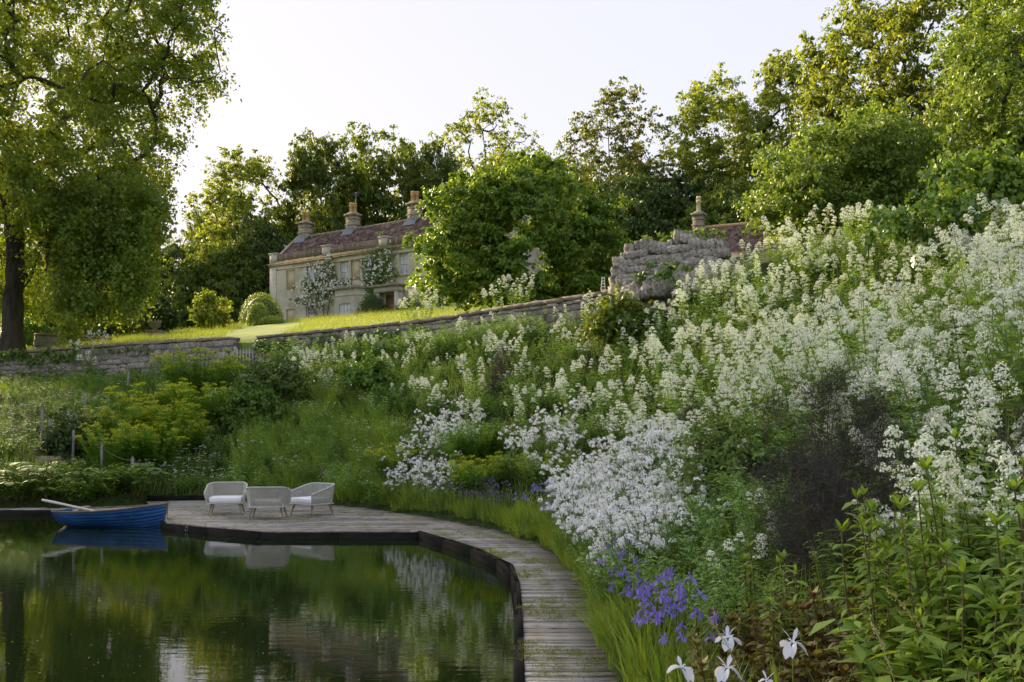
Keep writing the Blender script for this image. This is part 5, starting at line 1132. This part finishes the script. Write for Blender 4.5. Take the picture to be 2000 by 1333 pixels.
for i, (px_, D) in enumerate(((958, 34.6), (985, 33.6), (1010, 32.8))): place(PR['val'][i], 'valerian_clump', 'creamy white valerian standing tall on the wall by the round tree', 'valerian', at_ground(px_, D), i, 1.25, 'valerian on the wall')
for i, (px_, py_) in enumerate(((793, 640), (812, 640), (824, 642))): x, y_ = ray_ground(px_, py_, .0, 30, 60); place(PR['val'][i], 'valerian_clump', 'creamy white valerian growing on the wall coping below the porch', 'valerian', (x, y_ + .3, 5.7), i, 1.3, 'valerian on the coping')
for i, (px_, D, z) in enumerate(((150, 48.4, 5.2), (168, 47.9, 5.0), (190, 47.6, 5.3), (175, 47.7, 4.4))): place(PR['val'][i], 'valerian_clump', 'creamy white valerian hanging on the left garden wall', 'valerian', ((px_ - CX) / F_PX * D, D, z), i, 1.2, 'valerian on the left wall')
for i, (px_, py_) in enumerate(((600, 700), (585, 705), (560, 730))): x, y_ = ray_ground(px_, py_, .7, 20, 60); place(PR['val'][i + 2], 'valerian_clump', 'creamy white valerian beside the dark shrub right of the gate', 'valerian', (x, y_, h1(x, y_)), i, 1.1, 'valerian by the gate shrub')

plant('rocket', scatter([(1065,1010),(1100,910),(1190,870),(1290,840),(1375,875),(1370,950),(1310,990),(1240,1050),(1180,1085),(1115,1085),(1075,1050)], .34, .72, 21, 200), 'sweet_rocket_clump', 'pure white sweet rocket of the large drift', 'sweet rocket', 'large rocket drift', 31, .75, 1.15, .08, no_fennel, ZR)
plant('rocket', scatter([(735,960),(790,880),(860,800),(930,805),(900,870),(840,970),(780,985)], .45, .72, 22), 'sweet_rocket_clump', 'pure white sweet rocket left of the dark green spurge', 'sweet rocket', 'sweet rocket left of the spurge', 32, .85, 1.15, .06)
plant('rocket', scatter([(1000,880),(1030,800),(1100,800),(1120,840),(1040,910)], .5, .72, 23), 'sweet_rocket_clump', 'pure white sweet rocket right of the dark green spurge', 'sweet rocket', 'sweet rocket right of the spurge', 33, .8, 1.1, .06)
plant('rocket', scatter([(1120,780),(1260,790),(1330,830),(1180,850),(1110,860)], .9, .72, 24), 'sweet_rocket_clump', 'white sweet rocket sprinkled above the large drift', 'sweet rocket', 'sweet rocket sprinkled above the drift', 34, .7, .95, .06)
for i, (px_, py_, lab) in enumerate(((480, 730, 'white flowered rocket beside the picket gate'), (420, 765, 'white flowered rocket in front of the yellow spurge'), (565, 965, 'white rocket tuft beside the right chair'), (1760, 1010, 'pale phlox-like rocket truss among the phlox leaves'), (1000, 720, 'white rocket high on the bank below the dark fennel'))):
    x, y_ = ray_ground(px_, py_, .55, 3, 60); place(PR['rocket'][i % 5], 'sweet_rocket_clump', lab, 'sweet rocket', (x, y_, h1(x, y_)), i, .7)

for x, y_, s, lab in fen_xy: place(PR['fennel'][0], 'bronze_fennel', lab, 'fennel', (x, y_, h1(x, y_)), x, (s * 1.08, s * 1.08, s))
for i, (px_, py_, s, lab) in enumerate(((985, 690, .95, 'slim dark fennel high on the bank below the wall'), (972, 725, .8, 'slim dark fennel just below the higher one'), (1335, 815, .7, 'small dark fennel behind the large rocket drift'), (1990, 810, .6, 'brownish fennel cut by the right picture edge'), (1285, 870, .6, 'small fennel plume rising through the rocket'))):
    x, y_ = ray_ground(px_, py_, 1.1 * s, 3); place(PR['fennel'][i % 2], 'bronze_fennel', lab, 'fennel', (x, y_, h1(x, y_)), i, (s * .7, s * .7, s))

plant('iris', scatter([(1150,1215),(1180,1170),(1240,1140),(1360,1150),(1350,1205),(1250,1230),(1170,1245)], .21, .72, 41), 'blue_iris_clump', 'violet blue iris in the near group beside the path', 'iris', 'irises of the near group', 51, .85, 1.1, .04)
plant('iris', scatter([(1070,1075),(1130,1050),(1260,1075),(1250,1125),(1120,1125)], .28, .68, 42), 'blue_iris_clump', 'violet blue iris at the foot of the large rocket drift', 'iris', 'irises below the rocket', 52, .7, .95, .04)
plant('iris', scatter([(900,1005),(960,970),(1060,945),(1090,985),(1030,1025)], .3, .68, 43), 'blue_iris_clump', 'violet blue iris along the bend of the path', 'iris', 'irises at the path bend', 53, .75, 1.0, .04)
plant('iris', scatter([(545,950),(570,930),(650,915),(650,945)], .5, .68, 44), 'blue_iris_clump', 'violet blue iris behind the right chair', 'iris', 'irises behind the chairs', 54, .7, .95, .04)
plant('irisleaf', scatter([(1180,1260),(1330,1200),(1400,1260),(1380,1400),(1200,1400)], .17, .5, 45, near=3), 'iris_leaf_tuft', 'tuft of bright green iris swords at the near path edge', 'iris', 'iris sword tufts at the near edge', 55, .7, .95, .05)
plant('irisleaf', scatter([(640,1010),(830,1005),(1000,1010),(1060,1050),(1090,1110),(1160,1190),(1100,1130),(1000,1045),(830,1010)], .25, .3, 46), 'iris_leaf_tuft', 'arching green leaf tuft hanging over the path edge', 'iris', 'leaf tufts along the path edge', 56, .45, .7, .08)
plant('allium', scatter([(820,960),(870,925),(970,930),(1000,960),(900,985)], .32, .52, 47), 'purple_allium_clump', 'dull purple allium heads between spurge and path', 'allium', 'alliums between spurge and path', 57, .9, 1.15, .03)
pale = [(1410, 1243, 'pale lilac white iris, highest of the near white ones'), (1320, 1298, 'pale lilac white iris nearest the path'), (1428, 1300, 'pale lilac white iris in the middle of the bottom edge'), (1545, 1250, 'white iris standing alone before the bronze leaves'), (1490, 1325, 'pale iris bud low at the bottom edge')]
for i, (px_, py_, lab) in enumerate(pale):
    g = np.random.default_rng(900 + i); x, y_ = ray_ground(px_, py_, .62, 3); z = h1(x, y_); t = thing('white_iris', lab, 'iris', (x, y_, z), i * 1.3); s_ = MB(); p = stem_path(g, (0, 0), .6, .05); s_.tube(p, np.linspace(.006, .004, len(p)), 5); obj('stem', s_.mesh('stem', M['iris_leaf']), t)
    B = MB(); iris_flower(B, g, p[-1], .085 if i < 4 else .05, .52); obj('blossom', B.mesh('blossom', M['violet_white']), t)
    Lf = MB(); n = 9; a = g.uniform(0, 6.28, n); Lf.ribbons(np.zeros((n, 3)), np.stack([np.cos(a) * .25, np.sin(a) * .25, np.ones(n)], 1), np.stack([-np.sin(a), np.cos(a), 0 * a], 1), .5, .018, np.stack([np.cos(a) * .1, np.sin(a) * .1, 0 * a], 1), 5, STRAP); obj('foliage', Lf.mesh('foliage', M['iris_leaf']), t)

plant('phlox', scatter([(1660,1010),(1760,930),(1900,870),(2080,820),(2080,1500),(1900,1500),(1870,1180),(1720,1100)], .30, .85, 61, near=3.0), 'phlox_clump', 'tall leafy phlox with dark stems in the lower right corner', 'phlox', 'phlox in the lower right corner', 71, .75, 1.1, .06)
plant('phlox', scatter([(1440,1040),(1560,985),(1600,1040),(1500,1090)], .42, .8, 62, near=3.0), 'phlox_clump', 'leafy phlox with brown stems left of the lower fennel', 'phlox', 'phlox left of the fennel', 72, .6, .9, .06)
plant('bronze', scatter([(1410,1240),(1470,1180),(1600,1150),(1780,1170),(1860,1500),(1380,1500)], .17, .28, 63, near=3.0), 'bronze_groundcover', 'low bronze and olive leaved plant at the bottom edge', 'groundcover', 'bronze leaved plants at the bottom edge', 73, .8, 1.2, .08)
plant('pale', scatter([(1330,1000),(1480,900),(1540,1040),(1440,1170),(1340,1160)], .36, .4, 64, near=3.0), 'leafy_perennial', 'soft green leafy perennial between irises and fennel', 'perennial', 'perennials between irises and fennel', 74, .7, 1.1)
plant('lush', scatter([(1620,1060),(1720,960),(1900,1000),(2080,1000),(2080,1500),(1850,1500),(1800,1190)], .36, .35, 65, near=3.0), 'broadleaf_perennial', 'broad leaved green perennial under the phlox', 'perennial', 'broad leaved perennials under the phlox', 75, .8, 1.2)

# yellow spurges
for i, (px_, py_, s, lab) in enumerate(((392, 700, 2.0, 'tall yellow spurge dome against the left garden wall'), (395, 762, 1.5, 'yellow spurge below the tall dome by the wall'), (285, 765, 1.45, 'yellow spurge left of the tall dome'), (250, 800, 1.5, 'yellow spurge in the middle of the left bank'), (320, 800, 1.5, 'yellow spurge below the tall spurge dome, mid bank'), (225, 845, 1.35, 'lowest left yellow spurge beside the wire posts'), (300, 842, 1.35, 'lowest right yellow spurge of the left bank'), (355, 825, 1.2, 'yellow spurge at the right end of the left group'), (650, 712, .9, 'small pale spurge below the wall'), (775, 880, .9, 'olive spurge among the left rocket drift'), (935, 905, 1.0, 'olive spurge above the purple alliums'), (1060, 900, .7, 'small olive spurge right of the rocket'))):
    x, y_ = ray_ground(px_, py_, .85 * s * .9, 12, 60); place(PR['spurge'][i % 3], 'yellow_spurge', lab, 'spurge', (x, y_, h1(x, y_)), i, (s * 1.1, s * 1.1, s * .95))
PR['spurge_green'] = [spurge(206, .5, .9, 85, .28)]
for i, (px_, py_, s, lab) in enumerate(((935, 822, 1.25, 'dark green spurge dome between the two rocket drifts'), (915, 850, 1.0, 'dark green spurge in front of the larger green dome'))):
    x, y_ = ray_ground(px_, py_, .8 * s, 12, 60); place(PR['spurge_green'][0], 'green_spurge', lab, 'spurge', (x, y_, h1(x, y_)), i, (s * 1.1, s * 1.1, s))
# rodgersia and dark shrubs on the left
plant('rodger', scatter([(-40,950),(0,930),(60,920),(130,935),(270,925),(280,965),(200,975),(-40,985)], .55, .6, 81), 'rodgersia_clump', 'large palmate leaved plant at the waterside behind the boat', 'rodgersia', 'large leaved plants behind the boat', 91, 1.1, 1.7)
for i, (px_, py_, w_, hgt, mt, lab) in enumerate(((540, 745, 1.3, 1.5, 'rose_leaf', 'dark leafy shrub right of the picket gate'), (500, 790, 1.1, 1.0, 'peren', 'dark green shrub below the picket gate'), (150, 850, .9, .9, 'dark', 'small dark shrub beside the stone steps'), (720, 730, .9, .9, 'peren', 'dark green shrub on the middle of the bank'), (1215, 625, .9, 1.0, 'oak', 'olive shrub on the bank below the ruin'), (1450, 900, .7, .8, 'rose_leaf', 'dark green shrub behind the large rocket drift'), (1330, 545, .8, .7, 'ivy', 'dark fern-green shrub at the foot of the ruin'))):
    x, y_ = ray_ground(px_, py_, hgt * .7, 8, 60); place(bush(300 + i, w_, hgt * 1.15, M[mt], .12 if y_ > 20 else .065, 60, 22 if y_ > 20 else 60, crad=.26), 'leafy_shrub', lab, 'shrub', (x, y_, h1(x, y_)), i)
plant('lush', scatter([(-40,985),(-40,930),(120,920),(270,915),(285,975),(200,985)], .5, .4, 89, 60, 20, 40), 'broadleaf_perennial', 'broad leaved green perennial on the shore behind the boat', 'perennial', 'broad leaved perennials behind the boat', 99, 1.1, 1.7)
# ground filling perennials
ALL = [(-60, 560), (1250, 560), (2080, 330), (2080, 1500), (-60, 1500)]
n_d = plant('dark', scatter(ALL, .82, .4, 82, 280, 8, 55), 'cranesbill_clump', 'dark green leafy clump', 'perennial', 'leafy clumps', 92, .8, 1.35, 0, None, ZD)
n_p = plant('pale', scatter([(560,640),(1250,590),(1950,380),(2080,800),(1560,900),(1300,850),(900,800),(640,760)], .9, .4, 83, 220, 8, 55), 'leafy_perennial', 'grey green leafy clump', 'perennial', 'grey green clumps', 93, .9, 1.4, 0, None, ZD)
plant('umbel', scatter([(0,800),(60,770),(230,760),(200,830),(60,870),(0,870)], .95, .5, 84), 'white_umbel_clump', 'small flat white flowers left of the wire posts', 'umbellifer', 'white umbels left of the posts', 94, .9, 1.2)
plant('umbel', scatter([(270,900),(330,870),(430,880),(440,930),(330,950)], .6, .5, 85), 'white_umbel_clump', 'small flat white flowers on the bank above the terrace', 'umbellifer', 'white umbels above the terrace', 95, .9, 1.2)
plant('umbel', scatter([(20,690),(130,690),(330,720),(330,760),(60,760)], 1.4, .5, 86), 'white_umbel_clump', 'small flat white flowers at the foot of the left wall', 'umbellifer', 'white umbels below the left wall', 96, .9, 1.2)
plant('tuss', scatter([(430,960),(470,850),(560,760),(700,760),(800,830),(740,960),(640,975)], .42, .45, 87, 300), 'grass_tussock', 'fresh green grass tussock on the bank behind the chairs', 'grass', 'grass tussocks behind the chairs', 97, .9, 1.5)
plant('tuss', scatter([(-40,960),(260,960),(440,960),(440,985),(-40,985)], .5, .3, 88), 'grass_tussock', 'grass tussock at the foot of the left bank', 'grass', 'grass tussocks on the left shore', 98, .7, 1.1)

def wall_pt(s, poly, z, off=.33):
    poly = np.array(poly, float); sg = np.concatenate([[0], np.cumsum(np.hypot(*np.diff(poly, axis=0).T))]); i = min(np.searchsorted(sg, s, 'right') - 1, len(poly) - 2); e = (poly[i + 1] - poly[i]) / (sg[i + 1] - sg[i]); q = poly[i] + e * (s - sg[i]); q = q + np.array([e[1], -e[0]]) * off; return (q[0], q[1], z)
RW = [(-10.85, 43.15), (-3, 36.2), (3.3, 28.0)]
PR['edge'] = [tussock(270 + i, 60, .36, 'edge_grass', .11, .009) for i in range(3)] + PR['tuss'][:1] + [[(n_, m_) for n_, m_ in PR['irisleaf'][0]]]
wp = []
for s_ in np.arange(2.2, 17.5, .36):
    x, y_, _z = wall_pt(s_, RW, 0, .55 + .5 * G.random()); wp.append((x, y_, h1(x, y_)))
plant('pale', wp, 'leafy_perennial', 'tall grey green leafy clump at the foot of the coped wall', 'perennial', 'leafy clumps at the foot of the coped wall', 100, 1.2, 1.9)
plant('pale', scatter([(430,950),(480,830),(580,750),(720,760),(800,840),(720,950)], 1.0, .4, 90, 40), 'leafy_perennial', 'grey green leafy clump in the long grass behind the chairs', 'perennial', 'leafy clumps in the grass behind the chairs', 101, .9, 1.5)
plant('umbel', scatter([(430,940),(480,830),(580,750),(720,760),(800,840),(720,940)], 1.25, .5, 91, 30), 'white_umbel_clump', 'small white flowers sprinkled in the grass behind the chairs', 'umbellifer', 'white umbels in the grass behind the chairs', 102, .8, 1.2)
q = resample(np.vstack([OUTER[1:], [(-2.6, 23.2), (-3.75, 24.75), (-5.35, 26.3)]]), 150); ep = []
for a, b_ in zip(q[:-1], q[1:]):
    e_ = unit(b_ - a); nn_ = np.array([e_[1], -e_[0]])
    for off in (.04, .17, .3):
        if G.random() < .75: p = a + nn_ * (off + G.normal(0, .04)) + e_ * G.uniform(0, .1); ep.append((p[0], p[1], max(h1(p[0], p[1]), -.02)))
ep = sorted(ep, key=lambda p: p[1])[:300]
plant('edge', ep, 'edge_grass_tuft', 'yellow green grass tuft overhanging the path edge', 'grass', 'grass tufts on the path edge', 58, .45, .95, .14, None, [(lambda u, v: v > 1150, 'beside the near irises'), (lambda u, v: v > 1060, 'below the large rocket drift'), (lambda u, v: u > 830, 'along the bend'), (lambda u, v: True, 'beside the terrace')])
# grass between everything: nobody could count it
def blades(pts, hgt, wd, mt, name, label, cat, seed, nseg=2, bend=.5):
    g = np.random.default_rng(seed); n = len(pts); L = hgt * g.uniform(.45, 1.25, n); d = g.normal(0, .28, (n, 3)) + UPV; a = g.uniform(0, 6.28, n); o_ = np.stack([np.cos(a), np.sin(a), np.full(n, -.35)], 1)
    b = MB(); b.ribbons(pts, d, np.stack([-np.sin(a), np.cos(a), 0 * a], 1), L, wd * g.uniform(.7, 1.3, n), o_ * (L * bend * g.random(n))[:, None], nseg); o = obj(name, b.mesh(name, M[mt])); o['kind'] = 'stuff'; tag(o, label, cat); return o
k = G.random(len(BXs)) < np.clip(.25 + .9 * (wob(BXs, BYs, .55) > -.2) - .0, 0, 1)
k &= (np.abs(BXs / BYs) < .56) & (BYs > 3.4)
sel = np.nonzero(k)[0]
e_ = G.normal(0, .06, (len(sel), 2)); ptsg = np.column_stack([BXs[sel] + e_[:, 0], BYs[sel] + e_[:, 1], BZs[sel] - .02])
blades(ptsg, .42, .010, 'grass', 'bank_grass', 'long green grass growing between the flowers on the bank', 'grass', 1)
nm = 150000; MX = G.uniform(-34, 4, nm); MY = G.uniform(30, 78, nm); dW = pdist(MX, MY, WALL); k = inside(MX, MY, MEADOW_POLY) & (dW > .35) & (dW < 26) & (np.abs(MX / MY) < .56)
mpx, mpy = proj(MX, MY, H(MX, MY)); lawn = inside(mpx, mpy, np.array([(440, 672), (440, 655), (480, 638), (545, 630), (600, 632), (560, 648), (520, 672)], float)); lawn |= (G.random(nm) > .55 + .45 * (wob(MX, MY, .35) > -.3)); k &= ~lawn
mp_ = np.column_stack([MX[k], MY[k], H(MX[k], MY[k]) - .02]); blades(mp_, .36, .016, 'meadow', 'meadow_grass', 'long yellow green meadow grass in front of the house', 'grass', 2, 1, .4)
bi = G.integers(len(mp_), size=2600); bi = bi[wob(mp_[bi, 0], mp_[bi, 1], .3, .7) > .0]; bp_ = mp_[bi] + np.column_stack([np.zeros((len(bi), 2)), G.uniform(.3, .45, len(bi))]); b = MB(); b.leaves(bp_, rdir(G, len(bi)), rdir(G, len(bi)) + UPV, .05, .05)
o = obj('buttercups', b.mesh('buttercups', M['yellow'])); o['kind'] = 'stuff'; tag(o, 'tiny yellow buttercups sprinkled through the meadow grass', 'flowers')

# flowering grass stalks in the foreground
for i, (px_, py_, lab) in enumerate(((1640, 1165, 'arching straw grass stalk over the bronze leaves'), (1780, 1240, 'nodding straw grass stalk before the phlox'), (1860, 1130, 'straw grass stalk among the phlox stems'), (1690, 1060, 'feathery grass stalk in front of the dark fennel'), (1960, 1230, 'straw grass stalk at the right edge'), (1480, 1220, 'fine grass stalk beside the white irises'))):
    g = np.random.default_rng(950 + i); x, y_ = ray_ground(px_, py_, .75, 3); z = h1(x, y_); t = thing('grass_stalk', lab, 'grass stalk', (x, y_, z), i * 1.7, 'flowering grass stalks in front'); s_ = MB(); u = np.linspace(0, 1, 9)[:, None]; p = UPV * .85 * u + np.array([.35, 0, -.12]) * u ** 2.2; s_.tube(p, np.linspace(.003, .0015, 9), 4); obj('stem', s_.mesh('stem', M['straw']), t)
    n = 70; q = np.array([along(p, f) for f in g.uniform(.72, 1, n)]); b = MB(); b.leaves(q + g.normal(0, .007, (n, 3)), unit(p[-1] - p[-3]) + g.normal(0, .4, (n, 3)), rdir(g, n), .018, .006); obj('seed_head', b.mesh('seed_head', M['straw']), t)

# ivy on the walls and the ivy mound on the bank top
def ivy(name, label, C_, size, seed, per=30, rad=.22, mt='ivy', outc=(0, 60, 0)):
    g = np.random.default_rng(seed); t = thing(name, label, 'ivy', tuple(C_[0]))
    C2 = C_ - C_[0]; obj('foliage', foliage(g, C2, rad * g.uniform(.6, 1.2, len(C2)), per, size, np.array(outc) - C_[0], M[mt], .35, .6, .8, .6, .85, name='foliage'), t)
    s_ = MB(); 
    for i in range(0, len(C2) - 3, 6): s_.tube([C2[i] + [0, 0, -.4], C2[i]], [.012, .006], 4, cap=False)
    obj('stem', s_.mesh('stem', M['twig']), t); return t
g = np.random.default_rng(60); LW = [(-30, 54.8), (-27, 52.8), (-18, 46.8), (-12.1, 43.45)]; RW = [(-10.85, 43.15), (-3, 36.2), (3.3, 28.0)]
C_ = []
for s in np.arange(0, 11.0, .13):
    for _ in range(2): C_.append(wall_pt(s, LW, 5.82 - abs(g.normal(0, .22)) - (.5 * g.random() if 6.5 < s < 8 or 8.5 < s < 10.5 else 0), .30 + .1 * g.random()))
ivy('wall_ivy', 'curtain of ivy along the top of the left garden wall', np.array(C_), .10, 61)
C_ = [wall_pt(s, LW, 5.62 - abs(g.normal(0, .16)), .3) for s in np.arange(12.8, 16.5, .15)]
ivy('wall_ivy', 'small ivy patch under the coping near the gate', np.array(C_), .09, 62, 20)
C_ = [wall_pt(s, RW, 5.6 - abs(g.normal(0, .38)), .3 + .1 * g.random()) for s in np.concatenate([np.arange(.2, 2.8, .07), np.arange(3.8, 6.0, .09), np.arange(6.8, 9.5, .09), np.arange(10.0, 11.2, .1)])]
ivy('wall_ivy', 'broken ivy patches on the coped wall right of the gate', np.array(C_), .10, 63)
c0 = np.array([P(1850, 440, 19)]); C_ = c0 + g.normal(0, .42, (70, 3)) * [1.5, .8, 1.0]
ivy('ivy_mound', 'dark glossy ivy mound breaking through the valerian at the bank top', C_, .10, 64, 60, .3)
c0 = np.array([P(1945, 345, 19.5)]); C_ = c0 + g.normal(0, .4, (70, 3)) * [1.6, .9, .7]; C_[:, 2] += (C_[:, 0] - c0[0, 0]) * .25
ivy('ivy_mound', 'bright green ivy mound under the tree at the right edge', C_, .11, 65, 60, .3, 'maple')
x0 = P(1300, 470, 27.3); C_ = np.array([(x0[0] + u, x0[1] - .75 * u + .2, x0[2] + g.uniform(-.05, .2)) for u in np.arange(-.5, 1.5, .12)])
ivy('ruin_creeper', 'small leafy creeper growing on top of the ruined wall', C_, .09, 66, 24, .16, 'hazel')
